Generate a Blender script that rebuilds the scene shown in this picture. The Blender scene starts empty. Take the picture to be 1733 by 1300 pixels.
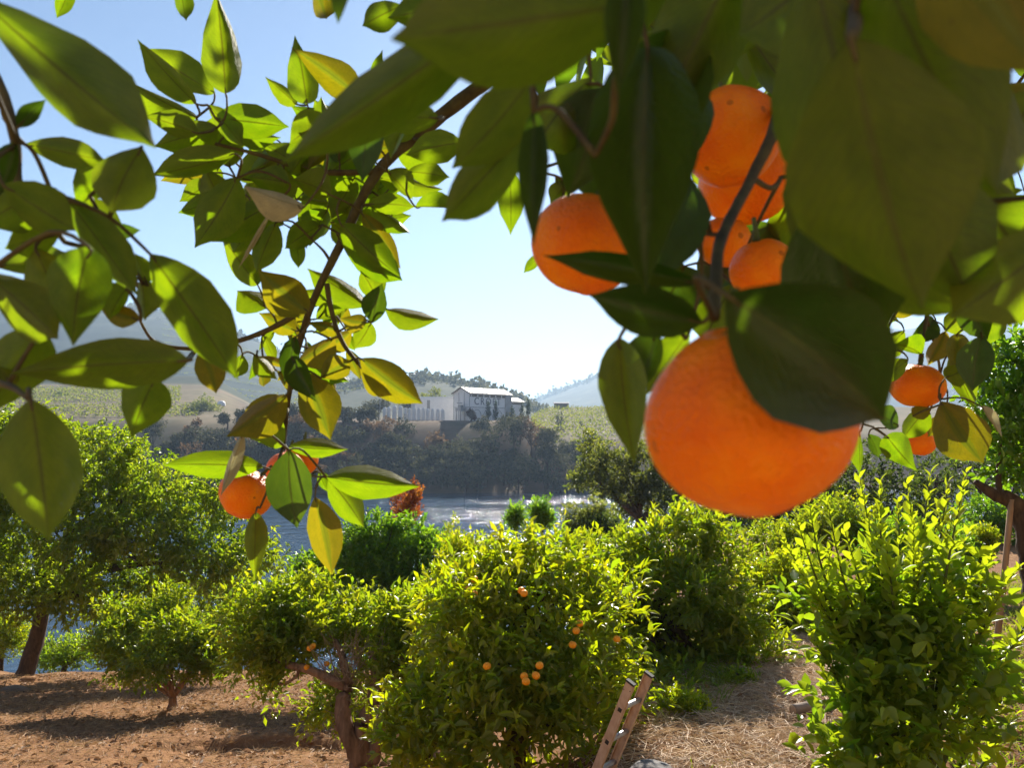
import bpy, math, random
import numpy as np
from mathutils import Vector, Matrix

# ------------------------------------------------------------------ camera, sky, sun, exposure
SC = bpy.context.scene
COL = SC.collection
F = 1300.0                      # focal length in photo pixels (photo 1733 x 1300)
PITCH = math.radians(3.3)
SUN_EL = math.radians(30.5)
SUN_AZ = math.radians(9.5)      # right of the view axis

cam_d = bpy.data.cameras.new('camera')
cam = bpy.data.objects.new('camera', cam_d)
COL.objects.link(cam)
cam.location = (0, 0, 0)
cam.rotation_euler = (math.radians(90) + PITCH, 0, 0)
cam_d.sensor_width = 36.0
cam_d.lens = 36.0 * F / 1733.0
cam_d.clip_start = 0.02
cam_d.clip_end = 20000
cam_d.dof.use_dof = True
cam_d.dof.focus_distance = 4.0
cam_d.dof.aperture_fstop = 13.0
SC.camera = cam

world = bpy.data.worlds.new('World')
SC.world = world
world.use_nodes = True
wn = world.node_tree
wn.nodes.clear()
wo = wn.nodes.new('ShaderNodeOutputWorld')
wb = wn.nodes.new('ShaderNodeBackground')
ws = wn.nodes.new('ShaderNodeTexSky')
ws.sky_type = 'NISHITA'
ws.sun_disc = False
ws.sun_elevation = SUN_EL
ws.sun_rotation = SUN_AZ
ws.altitude = 200
ws.air_density = 1.0
ws.dust_density = 0.2
ws.ozone_density = 4.0
wb.inputs['Strength'].default_value = 0.05
wn.links.new(ws.outputs[0], wb.inputs['Color'])
wn.links.new(wb.outputs[0], wo.inputs['Surface'])

sun_d = bpy.data.lights.new('sun', 'SUN')
sun_d.energy = 5.0
sun_d.angle = math.radians(0.5)
sun_d.color = (1.0, 0.93, 0.80)
sun = bpy.data.objects.new('sun', sun_d)
COL.objects.link(sun)
SUN_DIR = Vector((math.sin(SUN_AZ) * math.cos(SUN_EL), math.cos(SUN_AZ) * math.cos(SUN_EL), math.sin(SUN_EL)))
sun.rotation_euler = SUN_DIR.to_track_quat('Z', 'Y').to_euler()

SC.view_settings.view_transform = 'Standard'
SC.view_settings.look = 'None'
SC.view_settings.gamma = 1.0
SC.view_settings.use_curve_mapping = False
SC.view_settings.exposure = 1.31
SC.render.engine = 'CYCLES'
SC.cycles.use_denoising = True
SC.cycles.max_bounces = 10
SC.cycles.diffuse_bounces = 6
SC.cycles.transmission_bounces = 6
SC.cycles.volume_bounces = 0
SC.cycles.caustics_reflective = False
SC.cycles.caustics_refractive = False
SC.cycles.sample_clamp_indirect = 6.0

rng = np.random.default_rng(7)
random.seed(7)
CP, SP = math.cos(PITCH), math.sin(PITCH)


def at(px, py, Y):
    """World point on the sight line of a photo pixel at distance Y along the ground axis."""
    cx, cy = (px - 866.5) / F, (650.0 - py) / F
    dx, dy, dz = cx, CP - cy * SP, SP + cy * CP
    s = Y / dy
    return Vector((dx * s, Y, dz * s))


def pix(p):
    x, y, z = p
    d = y * CP + z * SP
    u = -y * SP + z * CP
    return 866.5 + F * x / d, 650.0 - F * u / d


# ------------------------------------------------------------------ helpers
def sstep(a, b, x):
    t = np.clip((x - a) / (b - a), 0, 1)
    return t * t * (3 - 2 * t)


class MB:
    def __init__(self):
        self.v, self.f = [], []

    def add(self, vs, fs):
        o = len(self.v)
        self.v.extend([tuple(p) for p in vs])
        self.f.extend([tuple(i + o for i in f) for f in fs])
        return self

    def box(self, c, s, M=None):
        hx, hy, hz = s[0] / 2, s[1] / 2, s[2] / 2
        vs = [Vector((sx * hx, sy * hy, sz * hz)) for sz in (-1, 1) for sy in (-1, 1) for sx in (-1, 1)]
        c = Vector(c)
        vs = [(M @ (p + c)) if M else (p + c) for p in vs]
        return self.add(vs, [(0, 2, 3, 1), (4, 5, 7, 6), (0, 1, 5, 4), (2, 6, 7, 3), (0, 4, 6, 2), (1, 3, 7, 5)])

    def tube(self, pts, rad, seg=7, rough=0.0, cap=True):
        pts = [Vector(p) for p in pts]
        n = len(pts)
        vs = []
        ref = Vector((0.3, 0.2, 0.93))
        for i, p in enumerate(pts):
            d = (pts[min(i + 1, n - 1)] - pts[max(i - 1, 0)])
            d = d.normalized() if d.length > 1e-9 else Vector((0, 0, 1))
            a = d.cross(ref)
            if a.length < 0.1:
                a = d.cross(Vector((1, 0, 0)))
            a.normalize()
            b = d.cross(a)
            r = rad[i] if hasattr(rad, '__len__') else rad
            for k in range(seg):
                t = 2 * math.pi * k / seg
                rr = r * (1 + rough * random.uniform(-1, 1))
                vs.append(p + a * (math.cos(t) * rr) + b * (math.sin(t) * rr))
        fs = []
        for i in range(n - 1):
            for k in range(seg):
                k2 = (k + 1) % seg
                fs.append((i * seg + k, i * seg + k2, (i + 1) * seg + k2, (i + 1) * seg + k))
        if cap:
            fs.append(tuple(range(seg))[::-1])
            fs.append(tuple((n - 1) * seg + k for k in range(seg)))
        return self.add(vs, fs)

    def build(self, name, mat, parent=None, smooth=False):
        me = bpy.data.meshes.new(name)
        me.from_pydata(self.v, [], self.f)
        if smooth:
            me.polygons.foreach_set('use_smooth', [True] * len(me.polygons))
        me.update()
        return link(name, me, mat, parent)


def link(name, me, mat, parent=None):
    if mat is not None and not me.materials:
        me.materials.append(mat)
    o = bpy.data.objects.new(name, me)
    COL.objects.link(o)
    if parent is not None:
        o.parent = parent
        o.matrix_parent_inverse = parent.matrix_world.inverted() if False else Matrix.Translation(-PWORLD(parent))
    return o


def PWORLD(o):
    """World translation of a parent built only from translations."""
    t = Vector(o.location)
    while o.parent is not None:
        t = t + o.matrix_parent_inverse.to_translation() + Vector(o.parent.location)
        o = o.parent
    return t


def tag(o, label=None, cat=None, group=None, kind=None):
    if label: o['label'] = label
    if cat: o['category'] = cat
    if group: o['group'] = group
    if kind: o['kind'] = kind
    return o


def empty(name, loc, label, cat, group=None):
    o = bpy.data.objects.new(name, None)
    COL.objects.link(o)
    o.location = loc
    o.empty_display_size = 0.1
    return tag(o, label, cat, group)


def fast_mesh(name, verts, faces, rnd=None, smooth=False):
    """verts (N,3), faces (M,k) numpy."""
    me = bpy.data.meshes.new(name)
    verts = np.asarray(verts, dtype=np.float32)
    faces = np.asarray(faces, dtype=np.int32)
    m, k = faces.shape
    me.vertices.add(len(verts))
    me.vertices.foreach_set('co', verts.ravel())
    me.loops.add(m * k)
    me.loops.foreach_set('vertex_index', faces.ravel())
    me.polygons.add(m)
    me.polygons.foreach_set('loop_start', np.arange(0, m * k, k, dtype=np.int32))
    if smooth:
        me.polygons.foreach_set('use_smooth', np.ones(m, dtype=bool))
    if rnd is not None:
        a = me.attributes.new('rnd', 'FLOAT', 'POINT')
        a.data.foreach_set('value', np.asarray(rnd, dtype=np.float32))
    me.update(calc_edges=True)
    return me


def smooth_path(ctrl, rad, n=6):
    """Catmull-Rom through control points, radii interpolated."""
    P = [Vector(p) for p in ctrl]
    out, ro = [], []
    for i in range(len(P) - 1):
        p0, p1, p2, p3 = P[max(i - 1, 0)], P[i], P[i + 1], P[min(i + 2, len(P) - 1)]
        for k in range(n):
            t = k / n
            q = 0.5 * ((2 * p1) + (p2 - p0) * t + (2 * p0 - 5 * p1 + 4 * p2 - p3) * t * t + (3 * p1 - p0 - 3 * p2 + p3) * t ** 3)
            out.append(q)
            ro.append(rad[i] * (1 - t) + rad[i + 1] * t)
    out.append(P[-1]); ro.append(rad[-1])
    return out, ro


# ------------------------------------------------------------------ materials
def new_mat(name):
    m = bpy.data.materials.new(name)
    m.use_nodes = True
    nt = m.node_tree
    nt.nodes.clear()
    out = nt.nodes.new('ShaderNodeOutputMaterial')
    return m, nt, out


def N(nt, typ, **kw):
    n = nt.nodes.new(typ)
    for k, v in kw.items():
        setattr(n, k, v)
    return n


def mixc(nt, fac, a, b, blend='MIX'):
    n = nt.nodes.new('ShaderNodeMix')
    n.data_type = 'RGBA'
    n.blend_type = blend
    for sock, val in ((n.inputs[0], fac), (n.inputs[6], a), (n.inputs[7], b)):
        if hasattr(val, 'links') or hasattr(val, 'is_linked'):
            nt.links.new(val, sock)
        elif isinstance(val, (int, float)):
            sock.default_value = val
        else:
            sock.default_value = (*val, 1) if len(val) == 3 else val
    return n.outputs[2]


def math_n(nt, op, a, b=None, c=None):
    n = nt.nodes.new('ShaderNodeMath')
    n.operation = op
    for s, v in zip(n.inputs, (a, b, c)):
        if v is None: continue
        if hasattr(v, 'is_linked'): nt.links.new(v, s)
        else: s.default_value = v
    return n.outputs[0]


def noise(nt, scale, detail=4, rough=0.55, vec=None, dist=0.0):
    n = nt.nodes.new('ShaderNodeTexNoise')
    n.inputs['Scale'].default_value = scale
    n.inputs['Detail'].default_value = detail
    n.inputs['Roughness'].default_value = rough
    n.inputs['Distortion'].default_value = dist
    if vec is not None: nt.links.new(vec, n.inputs['Vector'])
    return n.outputs['Fac']


def ramp(nt, fac, stops):
    n = nt.nodes.new('ShaderNodeValToRGB')
    e = n.color_ramp.elements
    while len(e) > 1: e.remove(e[-1])
    e[0].position = stops[0][0]; e[0].color = (*stops[0][1], 1)
    for p, c in stops[1:]:
        x = e.new(p); x.color = (*c, 1)
    nt.links.new(fac, n.inputs[0])
    return n.outputs[0]


def bump(nt, h, strength, dist=0.01):
    n = nt.nodes.new('ShaderNodeBump')
    n.inputs['Strength'].default_value = strength
    n.inputs['Distance'].default_value = dist
    nt.links.new(h, n.inputs['Height'])
    return n.outputs[0]


def objco(nt):
    return nt.nodes.new('ShaderNodeTexCoord').outputs['Object']


def simple_mat(name, c1, c2, scale=8.0, rough=0.8, bstr=0.3, bdist=0.01, metallic=0.0, stretch=None, spec=0.3, coords='Object', detail=5):
    m, nt, out = new_mat(name)
    tc = nt.nodes.new('ShaderNodeTexCoord').outputs[coords]
    if stretch:
        mp = nt.nodes.new('ShaderNodeMapping')
        mp.inputs['Scale'].default_value = stretch
        nt.links.new(tc, mp.inputs['Vector']); tc = mp.outputs[0]
    f = noise(nt, scale, detail, 0.62, tc)
    col = ramp(nt, f, [(0.3, c1), (0.7, c2)])
    b = nt.nodes.new('ShaderNodeBsdfPrincipled')
    nt.links.new(col, b.inputs['Base Color'])
    b.inputs['Roughness'].default_value = rough
    b.inputs['Metallic'].default_value = metallic
    b.inputs['Specular IOR Level'].default_value = spec
    if bstr: nt.links.new(bump(nt, f, bstr, bdist), b.inputs['Normal'])
    nt.links.new(b.outputs[0], out.inputs['Surface'])
    return m


def leaf_mat(name, top, under, trans, var=0.25, spots=False, rough=0.32, tfac=0.5):
    """A real leaf: darker glossy upper face, paler underside, light passing through; veins from its UV."""
    m, nt, out = new_mat(name)
    uv = nt.nodes.new('ShaderNodeUVMap').outputs[0]
    oi = nt.nodes.new('ShaderNodeObjectInfo').outputs['Random']
    sh_ = nt.nodes.new('ShaderNodeVectorMath'); sh_.operation = 'ADD'
    cmb = nt.nodes.new('ShaderNodeCombineXYZ')
    nt.links.new(math_n(nt, 'MULTIPLY', oi, 37.0), cmb.inputs[0]); nt.links.new(math_n(nt, 'MULTIPLY', oi, 91.0), cmb.inputs[1])
    nt.links.new(uv, sh_.inputs[0]); nt.links.new(cmb.outputs[0], sh_.inputs[1])
    uvr = sh_.outputs[0]
    sep = nt.nodes.new('ShaderNodeSeparateXYZ'); nt.links.new(uv, sep.inputs[0])
    u, v = sep.outputs[0], sep.outputs[1]
    au = math_n(nt, 'ABSOLUTE', math_n(nt, 'SUBTRACT', u, 0.5))
    mid = math_n(nt, 'LESS_THAN', au, 0.024)
    ph = math_n(nt, 'SUBTRACT', math_n(nt, 'MULTIPLY', v, 15.0), math_n(nt, 'MULTIPLY', au, 11.0))
    wobble = noise(nt, 5.0, 2, 0.5, uvr)
    ph = math_n(nt, 'ADD', ph, math_n(nt, 'MULTIPLY', wobble, 2.6))
    fr = math_n(nt, 'ABSOLUTE', math_n(nt, 'SUBTRACT', math_n(nt, 'FRACT', ph), 0.5))
    lat = math_n(nt, 'LESS_THAN', fr, 0.06)
    vein = math_n(nt, 'MAXIMUM', mid, math_n(nt, 'MULTIPLY', lat, 0.45))
    blot = noise(nt, 3.2, 6, 0.68, uvr)
    geo = nt.nodes.new('ShaderNodeNewGeometry')
    hue = nt.nodes.new('ShaderNodeHueSaturation')
    base = mixc(nt, geo.outputs['Backfacing'], top, under)
    base = mixc(nt, math_n(nt, 'MULTIPLY', math_n(nt, 'SUBTRACT', 0.5, fr), 0.12), base, tuple(c * 0.62 for c in under))
    base = mixc(nt, math_n(nt, 'MULTIPLY', vein, 0.35), base, (0.20, 0.26, 0.06))
    base = mixc(nt, ramp(nt, blot, [(0.35, (0, 0, 0)), (0.7, (0.75, 0.75, 0.75))]), base, tuple(c * 0.5 for c in under))
    tr = mixc(nt, ramp(nt, blot, [(0.3, (0, 0, 0)), (0.7, (1, 1, 1))]), trans, (trans[0] * 0.5, trans[1] * 0.68, trans[2]))
    tr = mixc(nt, math_n(nt, 'MULTIPLY', vein, 0.95), tr, tuple(c * 0.25 for c in trans))
    yel = mixc(nt, math_n(nt, 'MULTIPLY', oi, var), tr, (0.50, 0.36, 0.012))
    if spots:
        sp = noise(nt, 9.0, 3, 0.7, uvr)
        spf = ramp(nt, sp, [(0.66, (0, 0, 0)), (0.72, (1, 1, 1))])
        yel = mixc(nt, spf, yel, (0.16, 0.07, 0.01))
        base = mixc(nt, spf, base, (0.10, 0.04, 0.01))
        gr = math_n(nt, 'MULTIPLY', math_n(nt, 'LESS_THAN', au, 0.09), 0.55)
        yel = mixc(nt, gr, yel, (0.16, 0.27, 0.01))
    sk = ramp(nt, noise(nt, 38.0, 3, 0.65, uvr), [(0.66, (0, 0, 0)), (0.70, (0.7, 0.7, 0.7))])
    base = mixc(nt, sk, base, (0.14, 0.10, 0.035))
    yel = mixc(nt, sk, yel, tuple(c * 0.35 for c in trans))
    b = nt.nodes.new('ShaderNodeBsdfPrincipled')
    nt.links.new(base, b.inputs['Base Color'])
    b.inputs['Specular IOR Level'].default_value = 0.45
    rr = math_n(nt, 'ADD', math_n(nt, 'ADD', math_n(nt, 'MULTIPLY', geo.outputs['Backfacing'], 0.22), rough - 0.08), math_n(nt, 'MULTIPLY', blot, 0.2))
    nt.links.new(rr, b.inputs['Roughness'])
    h = math_n(nt, 'ADD', math_n(nt, 'MULTIPLY', vein, -0.6), math_n(nt, 'ADD', blot, math_n(nt, 'MULTIPLY', fr, 0.15)))
    nt.links.new(bump(nt, h, 0.5, 0.0025), b.inputs['Normal'])
    t = nt.nodes.new('ShaderNodeBsdfTranslucent')
    nt.links.new(yel, t.inputs['Color'])
    mx = nt.nodes.new('ShaderNodeMixShader')
    mx.inputs[0].default_value = tfac
    nt.links.new(b.outputs[0], mx.inputs[1]); nt.links.new(t.outputs[0], mx.inputs[2])
    nt.links.new(mx.outputs[0], out.inputs['Surface'])
    return m


def foliage_mat(name, dark, light, trans_d, trans_l, rough=0.36, tfac=0.55, spec=0.5):
    """Foliage built of many leaf faces, tint varied leaf by leaf with the 'rnd' attribute."""
    m, nt, out = new_mat(name)
    at_ = N(nt, 'ShaderNodeAttribute', attribute_name='rnd').outputs['Fac']
    base = mixc(nt, at_, dark, light)
    tr = mixc(nt, at_, trans_d, trans_l)
    b = nt.nodes.new('ShaderNodeBsdfPrincipled')
    nt.links.new(base, b.inputs['Base Color'])
    b.inputs['Roughness'].default_value = rough
    b.inputs['Specular IOR Level'].default_value = spec
    t = nt.nodes.new('ShaderNodeBsdfTranslucent')
    nt.links.new(tr, t.inputs['Color'])
    mx = nt.nodes.new('ShaderNodeMixShader')
    mx.inputs[0].default_value = tfac
    nt.links.new(b.outputs[0], mx.inputs[1]); nt.links.new(t.outputs[0], mx.inputs[2])
    nt.links.new(mx.outputs[0], out.inputs['Surface'])
    return m


M = {}
M['leaf'] = leaf_mat('leaf_green', (0.030, 0.055, 0.006), (0.078, 0.068, 0.004), (0.33, 0.52, 0.003), var=0.2)
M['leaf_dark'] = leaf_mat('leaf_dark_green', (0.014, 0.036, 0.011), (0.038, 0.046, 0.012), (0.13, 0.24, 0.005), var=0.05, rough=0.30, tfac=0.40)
M['leaf_yellow'] = leaf_mat('leaf_yellowing', (0.11, 0.085, 0.006), (0.095, 0.075, 0.008), (0.44, 0.37, 0.004), var=0.35, spots=True)
M['leaf_pale'] = leaf_mat('leaf_dry_pale', (0.42, 0.36, 0.22), (0.45, 0.40, 0.26), (0.40, 0.34, 0.14), var=0.05, rough=0.6, tfac=0.35)
M['bark'] = simple_mat('bark', (0.030, 0.020, 0.013), (0.12, 0.080, 0.052), 22, 0.9, 0.9, 0.02, stretch=(1, 1, 0.3))
M['bark_lit'] = simple_mat('bark_red_lit', (0.10, 0.058, 0.038), (0.36, 0.22, 0.145), 14, 0.9, 1.0, 0.03, stretch=(1, 1, 0.2))  # reddish bark, lightened so trunks standing in shade read as lit
M['twig'] = simple_mat('twig', (0.045, 0.030, 0.016), (0.10, 0.085, 0.03), 60, 0.75, 0.4, 0.002)
M['green_twig'] = simple_mat('green_twig', (0.05, 0.07, 0.015), (0.10, 0.12, 0.03), 60, 0.6, 0.2, 0.002)


def orange_mat():
    m, nt, out = new_mat('orange_peel')
    tc = objco(nt)
    pores = noise(nt, 420, 2, 0.5, tc)
    big = noise(nt, 22, 5, 0.62, tc)
    col = ramp(nt, big, [(0.22, (0.74, 0.10, 0.001)), (0.5, (0.89, 0.19, 0.001)), (0.8, (0.96, 0.32, 0.003))])
    vor = nt.nodes.new('ShaderNodeTexVoronoi')
    vor.inputs['Scale'].default_value = 48
    vor.inputs['Randomness'].default_value = 1.0
    nt.links.new(tc, vor.inputs['Vector'])
    gate = noise(nt, 34, 2, 0.5, tc)
    sp = math_n(nt, 'MULTIPLY', math_n(nt, 'LESS_THAN', vor.outputs['Distance'], 0.12), math_n(nt, 'GREATER_THAN', gate, 0.55))
    col = mixc(nt, math_n(nt, 'MULTIPLY', sp, 0.5), col, (0.16, 0.045, 0.006))
    b = nt.nodes.new('ShaderNodeBsdfPrincipled')
    nt.links.new(col, b.inputs['Base Color'])
    b.inputs['Roughness'].default_value = 0.38
    b.inputs['Specular IOR Level'].default_value = 0.18
    b.inputs['Subsurface Weight'].default_value = 0.2
    b.inputs['Subsurface Radius'].default_value = (0.02, 0.008, 0.002)
    b.inputs['Subsurface Scale'].default_value = 0.4
    nt.links.new(bump(nt, pores, 0.7, 0.003), b.inputs['Normal'])
    nt.links.new(b.outputs[0], out.inputs['Surface'])
    return m


M['orange'] = orange_mat()


def ground_mat():
    m, nt, out = new_mat('ground')
    geo = nt.nodes.new('ShaderNodeNewGeometry')
    pos = geo.outputs['Position']
    a = noise(nt, 1.1, 6, 0.62, pos)
    b_ = noise(nt, 9.0, 6, 0.7, pos)
    soil = ramp(nt, a, [(0.25, (0.12, 0.054, 0.026)), (0.5, (0.27, 0.13, 0.062)), (0.75, (0.42, 0.24, 0.12))])
    soil = mixc(nt, b_, soil, ramp(nt, b_, [(0.3, (0.065, 0.026, 0.012)), (0.7, (0.40, 0.22, 0.10))]))
    dry = N(nt, 'ShaderNodeAttribute', attribute_name='dry').outputs['Fac']  # masks the pale bounce ground behind the viewer
    soil = mixc(nt, dry, soil, ramp(nt, b_, [(0.3, (0.30, 0.21, 0.11)), (0.7, (0.56, 0.43, 0.25))]))
    zone = N(nt, 'ShaderNodeAttribute', attribute_name='zone').outputs['Fac']     # 0 orchard, 1 scrub, 2 vineyard, 3 woodland hill
    n2 = noise(nt, 0.05, 6, 0.65, pos)
    scrub = ramp(nt, n2, [(0.35, (0.07, 0.06, 0.035)), (0.65, (0.20, 0.125, 0.085))])
    vine = ramp(nt, noise(nt, 0.09, 5, 0.6, pos), [(0.35, (0.13, 0.11, 0.06)), (0.65, (0.20, 0.15, 0.09))])
    n3 = noise(nt, 0.012, 9, 0.72, pos)
    wood = ramp(nt, n3, [(0.38, (0.018, 0.028, 0.016)), (0.52, (0.035, 0.048, 0.026)), (0.66, (0.075, 0.080, 0.045))])
    c = mixc(nt, math_n(nt, 'MINIMUM', zone, 1.0), soil, scrub)
    c = mixc(nt, math_n(nt, 'MINIMUM', math_n(nt, 'MAXIMUM', math_n(nt, 'SUBTRACT', zone, 1.0), 0.0), 1.0), c, vine)
    c = mixc(nt, math_n(nt, 'MINIMUM', math_n(nt, 'MAXIMUM', math_n(nt, 'SUBTRACT', zone, 2.0), 0.0), 1.0), c, wood)
    b = nt.nodes.new('ShaderNodeBsdfPrincipled')
    nt.links.new(c, b.inputs['Base Color'])
    b.inputs['Roughness'].default_value = 0.95
    b.inputs['Specular IOR Level'].default_value = 0.1
    nt.links.new(bump(nt, b_, 0.8, 0.06), b.inputs['Normal'])
    nt.links.new(b.outputs[0], out.inputs['Surface'])
    return m


M['ground'] = ground_mat()


def water_mat():
    m, nt, out = new_mat('river_water')
    tc = nt.nodes.new('ShaderNodeNewGeometry').outputs['Position']
    mp = nt.nodes.new('ShaderNodeMapping')
    mp.inputs['Scale'].default_value = (1.0, 0.8, 1.0)
    nt.links.new(tc, mp.inputs['Vector'])
    w1 = noise(nt, 0.8, 6, 0.62, mp.outputs[0], 0.3)
    w2 = noise(nt, 0.22, 3, 0.5, mp.outputs[0])
    mp2 = nt.nodes.new('ShaderNodeMapping')
    mp2.inputs['Scale'].default_value = (0.012, 0.06, 1.0)
    nt.links.new(tc, mp2.inputs['Vector'])
    patch = ramp(nt, noise(nt, 1.0, 4, 0.6, mp2.outputs[0]), [(0.38, (0.45, 0.45, 0.45)), (0.50, (1, 1, 1))])
    h = math_n(nt, 'MULTIPLY', math_n(nt, 'ADD', math_n(nt, 'MULTIPLY', w1, 0.6), w2), patch)
    b = nt.nodes.new('ShaderNodeBsdfPrincipled')
    b.inputs['Base Color'].default_value = (0.028, 0.058, 0.10, 1)
    b.inputs['Roughness'].default_value = 0.06
    b.inputs['IOR'].default_value = 1.333
    b.inputs['Specular IOR Level'].default_value = 0.5
    nt.links.new(bump(nt, h, 1.0, 0.6), b.inputs['Normal'])
    nt.links.new(b.outputs[0], out.inputs['Surface'])
    return m


M['water'] = water_mat()

# ------------------------------------------------------------------ terrain
WATER_Z = -16.0
PAX = lambda px: (px - 866.5) / F


def prof(x, y, table, dist, width):
    """A ridge: heights given along its crest, falling off before and behind the crest line."""
    ang = x / np.maximum(y, 1.0)
    xs = np.array([PAX(p) for p, _ in table])
    zs = np.array([(725 - q) / F * dist for _, q in table])
    crest = np.interp(ang, xs, zs)
    g = np.where(y < dist, sstep(dist - width, dist, y), 1 - 0.5 * sstep(dist, dist + width * 2, y))
    return crest * g


def vnoise(x, y, s, seed=0):
    """Cheap smooth value noise from sines."""
    r = np.random.default_rng(seed)
    t = np.zeros_like(x, dtype=float)
    for i in range(7):
        a = r.uniform(0, 2 * np.pi); k = r.uniform(0.6, 2.2) / s; p = r.uniform(0, 6.28)
        t = t + np.sin((x * math.cos(a) + y * math.sin(a)) * k * 2 + p) * (1 / (1 + 0.5 * i))
    return t / 3.0


def H(x, y):
    x = np.asarray(x, float); y = np.asarray(y, float)
    yy = np.maximum(y, 0)
    left = -1.75 - 0.22 * np.minimum(yy, 40)
    right = -1.7 - 0.6 * sstep(1.0, 4.5, yy) - 0.035 * np.minimum(yy, 30)
    edge = 0.25 + 0.13 * (yy - 5)
    t = sstep(-1.6, 0.7, x - edge)
    near = left * (1 - t) + right * t
    near = near + 0.05 * vnoise(x, y, 1.3, 1) + 0.10 * vnoise(x, y, 4.5, 2) * sstep(3, 8, yy)
    # shallow terrace step (old furrow) across the lower orchard
    near = near - 0.06 * np.exp(-((y - (10.5 + 0.10 * x)) / 0.22) ** 2) * sstep(0.5, -0.5, x + 1.0) * sstep(-6.5, -4.5, x)
    near = near - 0.12 * sstep(10.68, 10.54, y - 0.10 * x + 0.12 * np.sin(x * 2.3)) * sstep(0.5, -0.5, x + 1.0) * sstep(-5.2, -3.4, x)
    near = near + 0.025 * vnoise(x, y, 0.45, 3) + 0.012 * vnoise(x, y, 0.2, 4)
    near = near + np.where(y < -1.5, 0.5 * np.minimum(-y - 1.5, 90), 0)      # unseen slope behind the viewer, raised to bounce warm light forward
    start = 19.0 + 4.0 * sstep(0, 6, x)
    bank = sstep(start, start + 22.0, y)
    h = near * (1 - bank) + (-18.0) * bank
    # far shore
    shore = 189.0 + 4 * np.sin(x * 0.03) + 10 * sstep(40, 120, np.abs(x))
    d = y - shore
    ang = x / np.maximum(y, 1)
    left_far = sstep(PAX(520), PAX(330), ang)
    right_far = sstep(PAX(880), PAX(930), ang)
    top = 2.2 + left_far * (-1.5 + 0.125 * np.clip(y - 225, 0, 260)) + right_far * (-5.2 + 0.105 * np.clip(y - 225, 0, 120))
    fb = -18.0 + (top + 18.0) * sstep(-6, 40, d)
    fb = fb + 0.4 * vnoise(x, y, 14, 5) * sstep(0, 30, d)
    h = np.where(y > 120, np.maximum(h, fb), h)
    hl = prof(x, y, [(-900, 640), (-400, 575), (-100, 535), (100, 522), (180, 528), (260, 535), (330, 546), (400, 575), (470, 600), (560, 625), (640, 650), (720, 690), (800, 730), (900, 760)], 1300, 800)
    hm = prof(x, y, [(300, 770), (430, 700), (560, 662), (640, 655), (690, 648), (730, 645), (770, 650), (820, 660), (870, 678), (910, 700), (960, 745)], 620, 300)
    hr = prof(x, y, [(780, 745), (850, 718), (905, 686), (930, 674), (960, 662), (1020, 640), (1100, 612), (1200, 590), (1400, 565), (1700, 555), (2000, 570), (2600, 640), (3400, 690)], 2500, 1400)
    bumps = 1.0 + 0.03 * vnoise(x, y, 60, 8) + 0.015 * vnoise(x, y, 17, 9)
    far = np.maximum(np.maximum(hl, hm), hr) * bumps
    h = np.where(y > 260, np.maximum(h, far), h)
    return h


def hz(x, y):
    return float(H(np.array([x]), np.array([y]))[0])


rings = [0.0] + list(np.geomspace(0.03, 3, 40)) + list(np.arange(3.08, 20, .085)) + list(np.geomspace(20.1, 6200, 230))
nth = 420
# angle spacing: dense in front of the viewer, coarse behind
th = np.concatenate([np.linspace(-0.72, 0.72, 320), np.linspace(0.72, 2 * np.pi - 0.72, 102)[1:-1]])
nth = len(th)
R, T = np.meshgrid(np.array(rings[1:]), th, indexing='ij')
X, Y = R * np.sin(T), R * np.cos(T)
Z = H(X, Y)
verts = np.stack([X, Y, Z], -1).reshape(-1, 3)
nr = len(rings) - 1
I, J = np.meshgrid(np.arange(nr - 1), np.arange(nth), indexing='ij')
J2 = (J + 1) % nth
faces = np.stack([I * nth + J, I * nth + J2, (I + 1) * nth + J2, (I + 1) * nth + J], -1).reshape(-1, 4)[:, ::-1]
me = fast_mesh('ground', verts, faces, smooth=True)
vx, vy = verts[:, 0], verts[:, 1]
vang = vx / np.maximum(vy, 1)
zone = sstep(18, 24, vy)
vine = (sstep(216, 222, vy) * sstep(395, 370, vy)) * np.maximum(sstep(PAX(420), PAX(380), vang), sstep(PAX(905), PAX(925), vang))
zone = zone + vine
zone = np.where(vy > 360, np.maximum(zone, 1 + 2 * sstep(375, 420, vy)), zone)
a = me.attributes.new('zone', 'FLOAT', 'POINT')
a.data.foreach_set('value', zone.astype(np.float32))
a = me.attributes.new('dry', 'FLOAT', 'POINT')
a.data.foreach_set('value', sstep(0.5, -2.5, vy).astype(np.float32))  # pale straw tone on the unseen slope, added to reflect sun onto shaded leaves
ground = link('ground', me, M['ground'])
tag(ground, kind='structure')
mb = MB().add([(-2500, 20, WATER_Z), (2500, 20, WATER_Z), (2500, 330, WATER_Z), (-2500, 330, WATER_Z)], [(0, 1, 2, 3)])
river = mb.build('river', M['water'])
tag(river, kind='structure')

# ------------------------------------------------------------------ leaf cloud generators
def unit(a):
    return a / np.maximum(np.linalg.norm(a, axis=-1, keepdims=True), 1e-9)


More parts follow.
